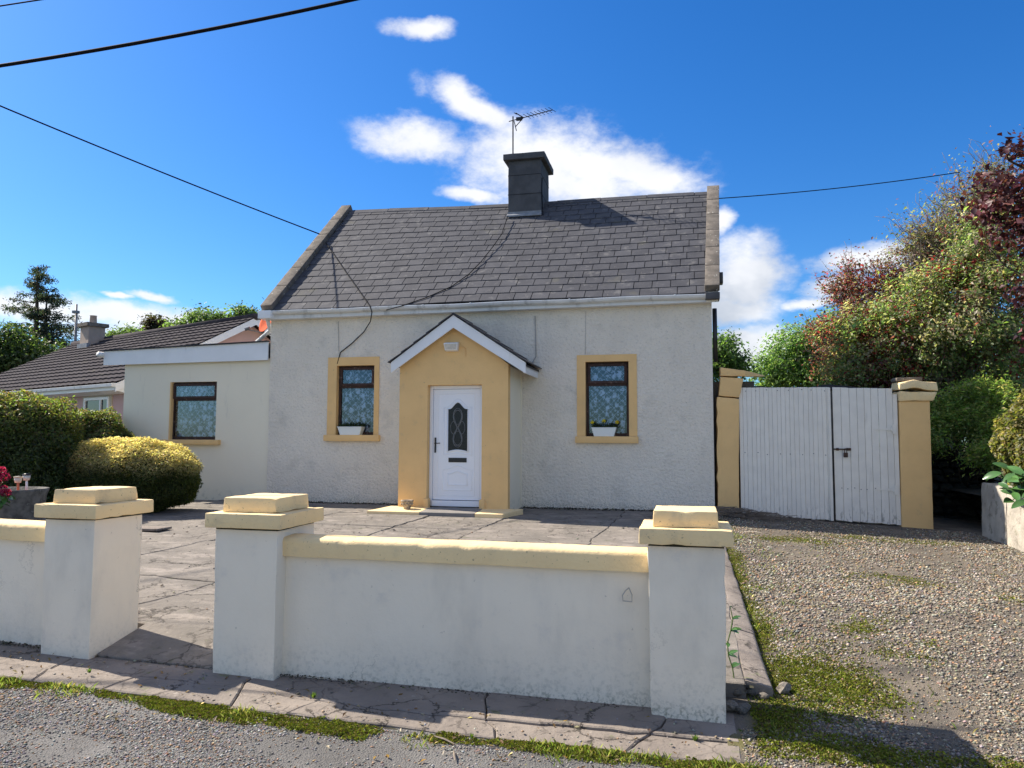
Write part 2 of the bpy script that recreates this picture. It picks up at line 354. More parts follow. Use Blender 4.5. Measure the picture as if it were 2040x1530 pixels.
def mesh_arrays(name, V, T, m, parent=None, C=None, nper=3, smooth=False):
    me = bpy.data.meshes.new(name); nv = len(V); nf = len(T)
    me.vertices.add(nv); me.vertices.foreach_set('co', np.ascontiguousarray(V, dtype=np.float32).ravel())
    me.loops.add(nf*nper); me.loops.foreach_set('vertex_index', np.ascontiguousarray(T, dtype=np.int32).ravel())
    me.polygons.add(nf); me.polygons.foreach_set('loop_start', np.arange(0, nf*nper, nper, dtype=np.int32))
    me.polygons.foreach_set('loop_total', np.full(nf, nper, dtype=np.int32))
    me.update(calc_edges=True)
    if C is not None:
        ca = me.color_attributes.new('Col', 'FLOAT_COLOR', 'POINT'); c4 = np.ones((nv, 4), np.float32); c4[:, :3] = C
        ca.data.foreach_set('color', c4.ravel())
    if smooth: me.shade_smooth()
    return link(name, me, m, parent)

# ------------------------------------------------------------------ foliage helpers
def unit(v): return v/np.maximum(np.linalg.norm(v, axis=1, keepdims=True), 1e-9)
def leaf_arrays(P, size, asp, cols, rng, up=.25, out=None, outw=0.0, fold=.25):
    n = len(P); nm = rng.normal(size=(n, 3)); nm[:, 2] = np.abs(nm[:, 2])+up
    if out is not None: nm += out*outw
    nm = unit(nm); t = rng.normal(size=(n, 3)); t = unit(t-nm*np.sum(t*nm, 1, keepdims=True)); b = np.cross(nm, t)
    s = size[:, None]
    V = np.empty((n, 4, 3)); V[:, 0] = P-t*s*.5; V[:, 2] = P+t*s*.5-nm*s*.12
    V[:, 1] = P+b*s*asp*.5+nm*s*fold*.4-t*s*.05; V[:, 3] = P-b*s*asp*.5+nm*s*fold*.4-t*s*.05
    i = np.arange(n)[:, None]*4; T = np.concatenate([i+np.array([[0, 1, 2]]), i+np.array([[0, 2, 3]])], 0)
    return V.reshape(-1, 3), T, np.repeat(cols, 4, 0)
def pick_cols(pal, n, rng, var=.22):
    pal = np.array([p[:3] for p in pal], float); wts = None
    c = pal[rng.integers(0, len(pal), n)]
    return np.clip(c*(1+rng.normal(size=(n, 1))*var)*(1+rng.normal(size=(n, 3))*.06), .004, .9)
def sample_blobs(blobs, n, rng, shell=.45, nfreq=1.3, thr=-.12, seed=0):
    vol = np.array([b[3]*b[4]*b[5] for b in blobs]); vol = vol**.8; vol /= vol.sum(); out = []; dirs = []
    while len(out) < n:
        b = blobs[rng.choice(len(blobs), p=vol)]
        d = rng.normal(size=3); d /= np.linalg.norm(d); r = rng.random()**shell
        p = np.array(b[:3])+d*r*np.array(b[3:6])
        if mnoise.noise(Vector(p*nfreq)+Vector((seed, 0, 0))) < thr: continue
        out.append(p); dirs.append(d)
    return np.array(out), np.array(dirs)
def limb(mb, a, b, r0, r1, rng, n=6, wob=.08, segs=6):
    a = Vector(a); b = Vector(b); L = (b-a).length; pts = []; rs = []
    o1 = Vector(rng.normal(size=3))*wob*L; o2 = Vector(rng.normal(size=3))*wob*L*.6
    for i in range(segs+1):
        t = i/segs; s = math.sin(math.pi*t)
        pts.append(a.lerp(b, t)+o1*s+o2*math.sin(2*math.pi*t)); rs.append(r0+(r1-r0)*t)
    mb.tube(pts, rs, n); return pts
def tree(name, label, base, blobs, ncl, nleaf, lsize, pal, seed, trunk_r=.14, cl_r=.32, asp=.55, group=None, thr=-.12, nfreq=1.3, shell=.45, bark=None, cat='tree', leafm=None, accents=None, twigs=0.0, ntwig=60, var=.22, stems=1, up=.25):
    rng = np.random.default_rng(seed); base = Vector(base); root = thing(name, label, cat, base, group)
    P, D = sample_blobs(blobs, ncl, rng, shell, nfreq, thr, seed)
    mb = MB(); cz = Vector(np.mean([b[:3] for b in blobs], 0)); bl = sorted(blobs, key=lambda b: -b[3]*b[5])
    for s_ in range(stems):
        bs = base+Vector((rng.normal()*.25, rng.normal()*.25, 0))*(stems > 1)
        hub = base.lerp(cz, .55); hub = Vector((hub.x*.6+base.x*.4+rng.normal()*.2*(stems > 1), hub.y*.6+base.y*.4, hub.z))
        tp = limb(mb, bs-Vector((0, 0, .1)), hub, trunk_r, trunk_r*.6, rng, 8, .03)
        for b in bl:
            c = Vector(b[:3]); lp = limb(mb, tp[3+rng.integers(0, 4)], c, trunk_r*.5, trunk_r*.14, rng, 6)
            near = [p for p in P if (Vector(p)-c).length < max(b[3:6])*1.1]
            rng.shuffle(near)
            for p in near[:max(4, ntwig//(len(bl)*stems))]:
                limb(mb, lp[rng.integers(2, 7)], p, trunk_r*.10+.004, .004, rng, 4, .09, 4)
    if twigs:
        for i in rng.choice(len(P), min(len(P), int(ncl*twigs)), replace=False):
            d = Vector(D[i])+Vector((0, 0, .4)); d.normalize()
            limb(mb, Vector(P[i])-d*.25, Vector(P[i])+d*(.25+.35*rng.random()), .008, .003, rng, 4, .12, 3)
    mb.build('trunk', bark or BARK, root, True)
    n = ncl*nleaf; idx = np.repeat(np.arange(ncl), nleaf)
    Q = P[idx]+rng.normal(size=(n, 3))*cl_r*(.5+rng.random((ncl, 1))[idx])*np.array([1, 1, .75])*.6
    cb = np.clip(1+rng.normal(size=(ncl, 1))*.24, .5, 1.6)[idx]
    cols = pick_cols(pal, n, rng, var)*cb
    if accents:
        for apal, frac in accents:
            ac = rng.random(ncl) < frac; mk = ac[idx] & (rng.random(n) < .75)
            cols[mk] = pick_cols(apal, int(mk.sum()), rng, var)
    V, T, C = leaf_arrays(Q, lsize*(.5+1.3*rng.random(n)**1.8), asp, cols, rng, up, D[idx], .9)
    mesh_arrays('crown', V, T, leafm or LEAF, root, C)
    return root
def hedge(name, label, c, half, nleaf, lsize, pal, seed, power=4.0, asp=.5, cat='hedge', tip=None, leafm=None, rough_=.10, group=None, rot=0, corecol=None, bottom=True):
    """clipped mass of leaves on a superellipsoid with a twiggy core"""
    rng = np.random.default_rng(seed); c = Vector(c); hx, hy, hz = half; root = thing(name, label, cat, (c.x, c.y, c.z-hz), group)
    M = Matrix.Rotation(rot, 3, 'Z'); Mn = np.array(M)
    def shape(d):
        k = (np.abs(d)**power).sum(1)**(-1/power); return d*k[:, None]
    n = nleaf; d = unit(rng.normal(size=(n*2, 3))); s = shape(d)
    # even out over the surface area
    A = np.abs(d)**(power-1)/np.array([hx, hy, hz]); wgt = (1/np.maximum(np.abs(np.sum(d*unit(A*np.sign(d)), 1)), .3))*np.linalg.norm(A, axis=1)*((np.abs(d)**power).sum(1)**(-2/power))
    keep = rng.random(n*2) < wgt/np.quantile(wgt, .95); s = s[keep][:n]; d = d[keep][:n]; n = len(s)
    lum = np.array([mnoise.noise(Vector(p)*np.float64(2.4)+Vector((seed, 0, 0))) for p in s])
    depth = rng.random(n)**2.0-.22*(rng.random(n) < .22)*rng.random(n)
    L = np.array([hx, hy, hz]); Pw = s*(L*(1+rough_*lum[:, None])-(depth*.22)[:, None]*np.minimum(1, L))
    out = unit(s/L); P = Pw@Mn.T+np.array(c)
    cols = pick_cols(pal, n, rng, .25)
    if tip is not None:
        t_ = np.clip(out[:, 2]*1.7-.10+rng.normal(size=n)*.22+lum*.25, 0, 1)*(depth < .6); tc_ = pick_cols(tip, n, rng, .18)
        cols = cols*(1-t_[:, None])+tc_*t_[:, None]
    V, T, C = leaf_arrays(P, lsize*(.6+.8*rng.random(n)), asp, cols, rng, .1, out@Mn.T, 1.1)
    mesh_arrays('foliage', V, T, leafm or LEAF, root, C)
    # twiggy, leafy core
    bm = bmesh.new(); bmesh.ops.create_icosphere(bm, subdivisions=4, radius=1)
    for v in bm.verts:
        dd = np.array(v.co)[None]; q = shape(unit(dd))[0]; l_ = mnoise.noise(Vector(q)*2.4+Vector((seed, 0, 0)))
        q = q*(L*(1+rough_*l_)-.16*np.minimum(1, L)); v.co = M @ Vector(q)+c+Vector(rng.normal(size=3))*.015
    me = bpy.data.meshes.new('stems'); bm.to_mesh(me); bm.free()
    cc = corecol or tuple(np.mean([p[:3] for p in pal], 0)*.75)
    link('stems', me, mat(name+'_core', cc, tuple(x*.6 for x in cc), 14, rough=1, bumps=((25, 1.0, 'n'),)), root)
    return root

# ------------------------------------------------------------------ ground levels
def clampf(v, a, b): return max(a, min(b, v))
def zf(x): return -.42-.03*clampf(x, -12, 0)-.012*clampf(x, 0, 8)
def zdrive(x, y):
    if y < -9: return zf(x)+.02*(y+9)-.10*max(0, -9.12-y)
    t = clampf((y+9)/9, 0, 1.2); return zf(x)*(1-t)+(-.03-.045*clampf(x, -1, 6))*t
def zdrive_s(x, y): return zdrive(x, y)+.012*mnoise.noise(Vector((x*1.6, y*1.6, 0)))+.006*mnoise.noise(Vector((x*7, y*7, 0)))
def zroad(x, y): return zf(x)-.024+.02*(max(y, -11)+9)+.007*mnoise.noise(Vector((x*2, y*2, 5)))
def zyard(x, y):
    t = clampf((y+8.5)/8.5, 0, 1); return (zf(x)+.11)*(1-t)-.012*t
def path_edge(x): return -9.40-.05*clampf(-x, -.3, 1.6)

# ================================================================== THE SETTING
def sheet(name, x0, x1, y0, y1, nx, ny, zfun, m, colfun=None, xs=None, ys=None):
    xs = np.linspace(x0, x1, nx+1) if xs is None else np.array(xs); ys = np.linspace(y0, y1, ny+1) if ys is None else np.array(ys)
    V = [(x, y, zfun(x, y)) for y in ys for x in xs]; nxx = len(xs)
    T = [(j*nxx+i, j*nxx+i+1, (j+1)*nxx+i+1, (j+1)*nxx+i) for j in range(len(ys)-1) for i in range(nxx-1)]
    C = np.array([colfun(v[0], v[1]) for v in V]) if colfun else None
    o = mesh_arrays(name, np.array(V), np.array(T), m, None, C, 4, True); tag(o, kind='structure'); return o
def moss(x, y):
    """0..1, how mossy the ground is: the edge of the path, the edge of the driveway and a big patch behind the pillar"""
    n = mnoise.noise(Vector((x*2.2, y*2.2, 3.1)))+.5*mnoise.noise(Vector((x*6.5, y*6.5, 1.7)))
    e = path_edge(x); v = 0
    if x < .5: v = max(v, math.exp(-((y-(e-.06-.04*math.sin(x*2.1)))/(.075+.05*mnoise.noise(Vector((x*1.3, 0, 8)))))**2)*(.72+n*1.5+.5*mnoise.noise(Vector((x*1.1, 4, 2))))*(1 if y < e+.02 else 0))
    if x > .3 and y > -9.2:
        v = max(v, math.exp(-((x-.50)/.17)**2)*(.75+n*.9))
        v = max(v, math.exp(-((x-.85)/.38)**2-((y+8.05)/.55)**2)*(1.15+n*.8))
        v = max(v, math.exp(-((x-1.5)/.5)**2-((y+6.9)/.6)**2)*(.3+n*.8))
    if x > .1: v = max(v, math.exp(-((x-.9)/.9)**2-((y+9.12)/.16)**2)*(.85+n*1.0))
    for cx, cy, rx, ry, a in ((1.6, -2.2, .8, .35, .6), (2.7, -1.6, 1.0, .3, .55), (2.2, -4.6, .5, .3, .5), (3.6, -5.2, .6, .5, .45), (3.3, -7.6, .5, .5, .55), (3.2, -8.6, .6, .4, .5)):
        v = max(v, math.exp(-((x-cx)/rx)**2-((y-cy)/ry)**2)*(a+n*.6))
    v = max(v, (n-.55)*.8)
    return clampf(v, 0, 1)
def drivecol(x, y):
    m_ = clampf((moss(x, y)-.25)*1.8, 0, 1); g = np.array((1.0, 1.0, 1.0)); k_ = np.array((.62, .72, .16))
    g = g*(1+.22*mnoise.noise(Vector((x*.9, y*.9, 9))))
    return g*(1-m_)+k_*m_
gnd = sheet('ground', -400, 400, -60, 900, 2, 2, lambda x, y: -.75, GRASSG)
sheet('driveway', 0, 0, 0, 0, 1, 1, zdrive_s, DRIVE, drivecol,
      xs=np.concatenate([np.arange(.2, 2.6, .05), np.arange(2.6, 6.6, .15)]), ys=np.concatenate([np.arange(-9.40, -7, .05), np.arange(-7, 2.6, .12)]))
sheet('road', 0, 0, 0, 0, 1, 1, zroad, ROADM, drivecol,
      xs=np.concatenate([np.arange(-40, -6, 2), np.arange(-6, 3, .06), np.arange(3, 40, 2)]), ys=np.concatenate([np.arange(-30, -10.6, 1.5), np.arange(-10.6, -9.2, .05)]))
sheet('garden_soil', -40, -11.9, -8.4, 60, 6, 8, lambda x, y: -.06, SOIL)
sheet('back_garden', -40, 30, 6.4, 60, 4, 4, lambda x, y: -.12, GRASSG)
sheet('bank', 4.62, 30, -20, 6.4, 6, 6, lambda x, y: .35+.02*(x-4.6), SOIL)

# cracked concrete: slabs with jagged shared joints
def jag(a, b, seed, amp=.025, step=.10):
    a = Vector(a); b = Vector(b); L = (b-a).length; n = max(2, int(L/step)); t = (b-a)/L; nn = Vector((-t.y, t.x)); r = []
    for i in range(n+1):
        p = a.lerp(b, i/n); e = min(1, min(i, n-i)*.8)
        d = (mnoise.noise(Vector((p.x*2.3, p.y*2.3, seed)))*2.2+mnoise.noise(Vector((p.x*9, p.y*9, seed+5))))*amp*e
        r.append(p+nn*d)
    return r
def slabs(parent, gridpts, nx, ny, zfun, m, name, gap=.006, thick=.09, amp=.025, gapfun=None):
    """gridpts[j][i] 2d corner points"""
    hl = {}; vl = {}
    for j in range(ny+1):
        for i in range(nx): hl[j, i] = jag(gridpts[j][i], gridpts[j][i+1], 11.3*j+i*.7, amp if 0 < j < ny else amp*.4)
    for j in range(ny):
        for i in range(nx+1): vl[j, i] = jag(gridpts[j][i], gridpts[j+1][i], 31.7*i+j*.9+100, amp if 0 < i < nx else amp*.3)
    for j in range(ny):
        for i in range(nx):
            loop = hl[j, i][:-1]+vl[j, i+1][:-1]+hl[j+1, i][::-1][:-1]+vl[j, i][::-1][:-1]
            c = sum((Vector(p) for p in loop), Vector((0, 0)))/len(loop); g = gapfun(c) if gapfun else gap
            N = len(loop); top = []; ins = []
            dz = random.uniform(-.008, .008); tx, ty = random.uniform(-.004, .004), random.uniform(-.004, .004)
            for k_ in range(N):
                p = loop[k_]; q0 = loop[k_-1]; q1 = loop[(k_+1) % N]; t = (q1-q0).normalized(); nn = Vector((-t.y, t.x))
                g_ = g*(.5+1.6*max(0, mnoise.noise(Vector((p.x*1.9, p.y*1.9, 7)))+.35))
                q = p+nn*g_; q2 = p+nn*(g_+.010)
                zz = lambda a: zfun(a.x, a.y)+dz+tx*(a.x-c.x)+ty*(a.y-c.y)
                top.append((q.x, q.y, zz(q)-.007)); ins.append((q2.x, q2.y, zz(q2)))
            mb = MB(); b = [(x, y, z-thick) for x, y, z in top]
            mb.add(b+top+ins, [(k_, (k_+1) % N, N+(k_+1) % N, N+k_) for k_ in range(N)]+[(N+k_, N+(k_+1) % N, 2*N+(k_+1) % N, 2*N+k_) for k_ in range(N)]+[tuple(range(2*N, 3*N))])
            mb.build(name, m, parent)
yard = sheet('yard', -12.0, .40, -8.46, .35, 30, 24, lambda x, y: zyard(x, y)-.03, CRACKM)
gx = [-11.9, -9.4, -7.6, -6.0, -4.35, -3.05, -1.3, .36]; gy = [-8.48, -7.05, -5.0, -2.9, -1.5, .3]
gp = [[Vector((gx[i]+(.35*(j-2)*.25 if 0 < i < 7 else 0), gy[j]+(.06*math.sin(i*2.1+j) if 0 < j < 5 else 0))) for i in range(8)] for j in range(6)]
slabs(yard, gp, 7, 5, zyard, CONCS, 'concrete_slab', gap=.007, amp=.03)
path = sheet('footpath', 0, 0, 0, 0, 1, 1, lambda x, y: zf(x)-.035+(.04 if y > -9.2 else 0)*0, CRACKM, xs=np.linspace(-9, .26, 20), ys=[-9.48, -9.3, -8.95, -8.7])
px_ = [-9.0, -6.4, -5.2, -4.15, -3.5, -2.75, -2.2, -1.15, -.22, .27]
def pg(j, i):
    x = px_[i]; y0 = path_edge(x); return Vector((x+(j-1)*.12*math.sin(i*3.3) if 0 < i < 9 else x, [y0, y0+.22+.03*math.sin(i*1.7), -8.86 if x < -2 else -8.72][j]))
slabs(path, [[pg(j, i) for i in range(10)] for j in range(3)], 9, 2, lambda x, y: zf(x)+.0+.02*clampf((y+9.0), -.6, .2)-(.012 if y < path_edge(x)+.08 else 0), CONCP, 'pavement_slab', gap=.004, amp=.022)
# sloping threshold between the two gateway pillars
thr = MB(); x0, x1 = -4.06, -3.12
thr.hexa([(x0, -8.98, -.6), (x1, -8.98, -.6), (x1, -8.47, -.6), (x0, -8.47, -.6)], [(x0, -8.98, zf(x0)+.012), (x1, -8.98, zf(x1)+.012), (x1, -8.47, zyard(x1, -8.47)+.004), (x0, -8.47, zyard(x0, -8.47)+.004)])
tag(thr.build('gateway_ramp', CONCS, None, bevel=.006), kind='structure')
# rough concrete edge of the yard along the driveway
kerb = bpy.data.objects.new('kerb', None); COL.objects.link(kerb); kerb.location = (.42, -8.3, -.4); kerb['kind'] = 'structure'
ky = [-8.42, -7.2, -5.9, -4.6, -3.1, -1.5, -.02]
for i in range(6):
    a, b = ky[i]+.006, ky[i+1]-.006; xo = .20*(1-i/6)*.4+.15
    rough('kerb_stone', [(.345, a, -.7), (.40+xo, a, -.7), (.40+xo, b, -.7), (.345, b, -.7), (.345, a, zyard(.36, a)+.004), (.39+xo*.55, a, zyard(.36, a)-.035), (.39+xo*.5, b, zyard(.36, b)-.035), (.345, b, zyard(.36, b)+.004)],
          CONCP, kerb, bev=.02, jit=.012, cut=.12, freq=5, seed=i)

# ================================================================== FRONT BOUNDARY
def pillar(label, x0, x1, y0, y1, zb, ztop, cap_over=.05, seed=0, lean=0):
    t = thing('gate_pillar', label, 'pillar', ((x0+x1)/2, (y0+y1)/2, zb), 'capped pillars along the road')
    k = -.008
    rough('shaft', [(x0-k, y0-k, zb-.08), (x1+k, y0-k, zb-.08), (x1+k, y1+k, zb-.08), (x0-k, y1+k, zb-.08), (x0, y0, ztop-.209), (x1, y0, ztop-.209), (x1, y1, ztop-.209), (x0, y1, ztop-.209)], WALLW, t, bev=.010, jit=.005, cut=.09, freq=3.5, chips=.012, seed=seed)
    MB().box(x0+.004, x1-.004, y0+.004, y1-.004, ztop-.212, ztop-.194).build('mortar_joint', CRACKM, t)
    o = cap_over
    cap = rough('cap', (x0-o, x1+o, y0-o, y1+o, ztop-.197, ztop-.10), CAPY, t, bev=.010, jit=.0028, cut=.06, chips=.014, seed=seed+5)
    i = .03
    rough('cap_block', [(x0+i, y0+i, ztop-.099), (x1-i, y0+i, ztop-.099), (x1-i, y1-i, ztop-.099), (x0+i, y1-i, ztop-.099), (x0+i+.006, y0+i+.006, ztop), (x1-i-.006, y0+i+.006, ztop), (x1-i-.006, y1-i-.006, ztop), (x0+i+.006, y1-i-.006, ztop)], CAPY, cap, bev=.008, jit=.0022, cut=.06, chips=.012, seed=seed+9)
pillar('cream pillar with yellow stepped cap, left of the gateway opening, beside the planter', -4.475, -4.055, -9.05, -8.56, -.29, .86, seed=1)
pillar('cream pillar with yellow stepped cap between the gateway opening and the long low wall', -3.105, -2.64, -9.04, -8.53, -.33, .83, seed=2)
pillar('tall cream pillar with yellow stepped cap at the corner of the gravel driveway', -.235, .215, -8.92, -8.47, -.42, .80, seed=3)
def lowwall(label, x0, x1, ya, yb, zt0, zt1, seed):
    y = ya; yf = lambda x: ya+(yb-ya)*(x-x0)/(x1-x0)
    t = thing('boundary_wall', label, 'wall', ((x0+x1)/2, y, zf((x0+x1)/2)), 'low walls along the road')
    th = .2
    rough('wall_body', [(x0, ya, zf(x0)-.08), (x1, yb, zf(x1)-.08), (x1, yb+th, zf(x1)-.08), (x0, ya+th, zf(x0)-.08), (x0, ya, zt0-.12), (x1, yb, zt1-.12), (x1, yb+th, zt1-.12), (x0, ya+th, zt0-.12)], WALLW, t, bev=0, jit=.006, cut=.12, freq=2.2, seed=seed)
    # coping with a rounded back
    n = 44; prof = [(-.045, -.118), (-.050, -.03), (-.042, -.008), (-.022, .004), (.10, .012), (.20, .0), (.245, -.05), (.245, -.118)]
    V = []; Fc = []; m_ = len(prof)
    for i in range(n+1):
        x = x0+(x1-x0)*i/n; zt = zt0+(zt1-zt0)*i/n; y = yf(x)
        for j, (dy, dz) in enumerate(prof):
            p = Vector((x, y+dy, zt+dz)); q = mnoise.noise(p*5+Vector((seed, 0, 0)))*.0035+mnoise.noise(p*19)*.0025
            ch = mnoise.noise(Vector((x*7.5, seed, 2.2))); ch = -.022*max(0, ch-.25)*2 if j in (1, 2, 3) else (-.006 if j == 0 else 0)*max(0, ch)
            V.append((x, y+dy+q-ch*.6, zt+dz+q*.8+ch*.5))
    for i in range(n):
        for j in range(m_): Fc.append((i*m_+j, (i+1)*m_+j, (i+1)*m_+(j+1) % m_, i*m_+(j+1) % m_))
    Fc += [tuple(range(m_)), tuple(range(n*m_, (n+1)*m_))[::-1]]
    mb = MB(); mb.add(V, Fc); o = mb.build('coping', CAPY, t, True); o.data.set_sharp_from_angle(angle=math.radians(50))
lowwall('long low cream wall with rounded yellow coping between the two right-hand pillars', -2.65, -.23, -8.92, -8.79, .565, .535, 4)
lowwall('low cream wall with yellow coping running away from the gateway past the planter', -9.0, -4.47, -8.88, -8.92, .66, .59, 8)
# bent wire fixed to the long wall
hk = [onY(1240+x, y, -8.83) for x, y in ((13, 1171), (6, 1177), (0, 1186), (1, 1197), (19, 1199), (19, 1185), (13, 1171))]
tag(MB().tube(hk, .004, 5).build('wire_hook', CABLEW, None), 'bent wire loop on the long low cream wall', 'wire')

# ================================================================== THE COTTAGE
cot = thing('cottage', 'cream rendered cottage with grey slate roof, yellow porch and flat-roofed extension', 'house', (-4, 3, 0))
XL, XR = -8.14, .47
def wall_with_holes(x0, x1, z0, z1t, z1r, holes, y, depth, m, name, parent, reveal_m=None):
    """front skin with real openings; z1t/z1r top height left and right"""
    xs = sorted({x0, x1, *[h[0] for h in holes], *[h[1] for h in holes]}); zs = sorted({z0, *[h[2] for h in holes], *[h[3] for h in holes]})
    mb = MB(); top = lambda x: z1t+(z1r-z1t)*(x-x0)/(x1-x0)
    rows = [(lambda x, a=a: a) for a in zs]+[top]
    for i in range(len(xs)-1):
        for j in range(len(rows)-1):
            xm = (xs[i]+xs[i+1])/2; zm = (rows[j](xm)+rows[j+1](xm))/2
            if any(h[0] < xm < h[1] and h[2] < zm < h[3] for h in holes): continue
            a, b = xs[i], xs[i+1]
            mb.quad((a, y, rows[j](a)), (b, y, rows[j](b)), (b, y, rows[j+1](b)), (a, y, rows[j+1](a)))
    o = mb.build(name, m, parent)
    for h in holes:
        r = MB(); a, b, c, d = h[:4]; yy = y+depth
        r.quad((a, y, c), (a, yy, c), (a, yy, d), (a, y, d)); r.quad((b, y, c), (b, yy, c), (b, yy, d), (b, y, d))
        r.quad((a, y, d), (b, y, d), (b, yy, d), (a, yy, d)); r.quad((a, y, c), (b, y, c), (b, yy, c), (a, yy, c))
        r.build('reveal', reveal_m or m, o)
    return o
HL = (-6.67, -5.88, 1.30, 2.66); HR = (-1.77, -.99, 1.285, 2.64); HE = (-10.44, -9.35, 1.20, 2.39); HD = (-4.35, -3.5, .05, 2.1)
fw = wall_with_holes(XL, XR, -.2, 3.66, 3.70, [HL, HR, HD], 0, .16, RENDER_W, 'front_wall', cot, YELLOW)
b = MB(); b.quad((XR, 0, -.3), (XR, 6.2, -.3), (XR, 6.2, 3.7), (XR, 0, 3.7)); b.quad((XR, 0, 3.7), (XR, 6.2, 3.7), (XR+.1, 3.1, 6.6)); b.build('gable_wall', RENDER_W, cot)
b = MB(); b.quad((XL, 0, -.3), (XL, 6.2, -.3), (XL, 6.2, 3.7), (XL, 0, 3.7)); b.quad((XL, 0, 3.7), (XL, 6.2, 3.7), (-8.0, 3.1, 6.6)); b.build('gable_wall', RENDER_W, cot)
b = MB(); b.quad((XL, 6.2, -.3), (XR, 6.2, -.3), (XR, 6.2, 3.75), (XL, 6.2, 3.75)); b.build('rear_wall', RENDER_W, cot)
b = MB(); b.quad((XL, .02, .0), (XR, .02, .0), (XR, 6.2, .0), (XL, 6.2, .0)); b.build('floor', CRACKM, cot)
# ---- extension
ew = wall_with_holes(-11.56, XL-.003, -.2, 2.83, 2.84, [HE], .03, .14, RENDER_S, 'extension_wall', cot, YELLOW)
b = MB(); b.quad((-11.56, .03, -.3), (-11.56, 4.5, -.3), (-11.56, 4.5, 2.83), (-11.56, .03, 2.83)); b.quad((-11.56, 4.5, -.3), (XL, 4.5, -.3), (XL, 4.5, 2.83), (-11.56, 4.5, 2.83)); b.build('extension_side_wall', RENDER_S, cot)
fz = [(-12.02, 2.765), (-12.02, 3.06), (-8.16, 3.165), (-8.16, 2.80)]
b = MB(); b.prism([(x, -.06, z) for x, z in (fz[0], fz[3], fz[2], fz[1])], (0, .03, 0)); fas = b.build('fascia_board', WHITEP, cot)
b = MB(); b.hexa([(-12.0, -.03, 2.835), (-8.17, -.03, 2.842), (-8.17, 4.6, 2.842), (-12.0, 4.6, 2.835)], [(-12.0, -.03, 3.05), (-8.17, -.03, 3.15), (-8.17, 4.6, 3.15), (-12.0, 4.6, 3.05)]); b.build('flat_roof', TARFELT, cot)
b = MB(); b.hexa([(-12.06, -.10, 3.062), (-8.16, -.10, 3.167), (-8.16, 0, 3.167), (-12.06, 0, 3.062)], [(-12.06, -.10, 3.085), (-8.16, -.10, 3.19), (-8.16, 0, 3.19), (-12.06, 0, 3.085)]); b.build('roof_edge_trim', TARFELT, cot)
b = MB(); b.tube([(-12.07, -.16, 2.99), (-12.07, 4.5, 2.99)], .055, 8); b.build('side_gutter', GUTTERM, cot, True)
# ---- windows
def frame_rect(mb, x0, x1, z0, z1, y, w_, d, bottom=None):
    bt = bottom or w_
    mb.box(x0, x0+w_, y, y+d, z0, z1); mb.box(x1-w_, x1, y, y+d, z0, z1)
    mb.box(x0+w_, x1-w_, y, y+d, z1-w_, z1); mb.box(x0+w_, x1-w_, y, y+d, z0, z0+bt)
def curtain(parent, x0, x1, z0, z1, y, taper=0.0, ph=0):
    n = 60; V = []; Fc = []
    for i in range(n+1):
        t = i/n; yy = y+.012*math.sin(t*31+ph)+.006*math.sin(t*77)
        xb = x0+taper*.35+(x1-x0-taper)*t
        V += [(xb, yy*1.0, z0), (x0+(x1-x0)*t, yy, z1)]
    for i in range(n): Fc.append((2*i, 2*i+2, 2*i+3, 2*i+1))
    o = MB().add(V, Fc).build('lace_curtain', LACE, parent, True)
def window(h, label, y, surround=None, taper=0.0, ph=0):
    x0, x1, z0, z1 = h; zt = z1-(z1-z0)*.30
    mb = MB(); frame_rect(mb, x0+.002, x1-.002, z0+.002, z1-.002, y, .045, .06, .06); mb.box(x0+.047, x1-.047, y-.004, y+.06, zt-.03, zt+.025)
    wdw = mb.build('window', BROWNW, cot, bevel=.004); wdw['label'] = label
    s = MB(); frame_rect(s, x0+.035, x1-.035, zt+.012, z1-.030, y-.030, .05, .045); s.build('top_sash', BROWNW, wdw, bevel=.004)
    p = MB(); p.box(x0+.08, x1-.08, y-.008, y-.003, zt+.058, z1-.076); p.build('pane', GLASS, wdw)
    p = MB(); p.box(x0+.045, x1-.045, y+.03, y+.035, z0+.06, zt-.03); p.build('pane', GLASS, wdw)
    curtain(wdw, x0+.03, x1-.03, z0+.05, z1-.03, y+.10, taper, ph)
    return wdw
wl = window(HL, 'brown timber window with lace curtain in yellow surround, beside the porch', .085, ph=1)
wr = window(HR, 'brown timber window with lace curtain in yellow surround, towards the gates', .085, taper=.10, ph=2.2)
we = window(HE, 'brown timber window with lace curtain in the extension', .10, ph=.4)
def surround(wd, sx0, sx1, zt, h, zs, sill):
    mb = MB(); mb.box(sx0, h[0], -.016, .004, zs, zt); mb.box(h[1], sx1, -.016, .004, zs, zt); mb.box(h[0], h[1], -.016, .004, h[3], zt)
    mb.build('surround', YELLOW, wd)
    rough('sill', (*sill[:2], -.075, .08, *sill[2:]), YELLOW, wd, bev=.008, jit=.002, cut=.15, seed=sill[0])
surround(wl, -6.86, -5.78, 2.825, HL, 1.305, (-6.90, -5.74, 1.185, 1.303))
surround(wr, -1.925, -.845, 2.765, HR, 1.29, (-1.95, -.825, 1.17, 1.288))
rough('sill', (-10.62, -9.22, -.07, .10, 1.10, 1.199), YELLOW, we, bev=.008, jit=.002, cut=.15)
b = MB(); b.box(-10.44, -10.405, .02, .10, 1.2, 2.39); b.build('surround', YELLOW, we)

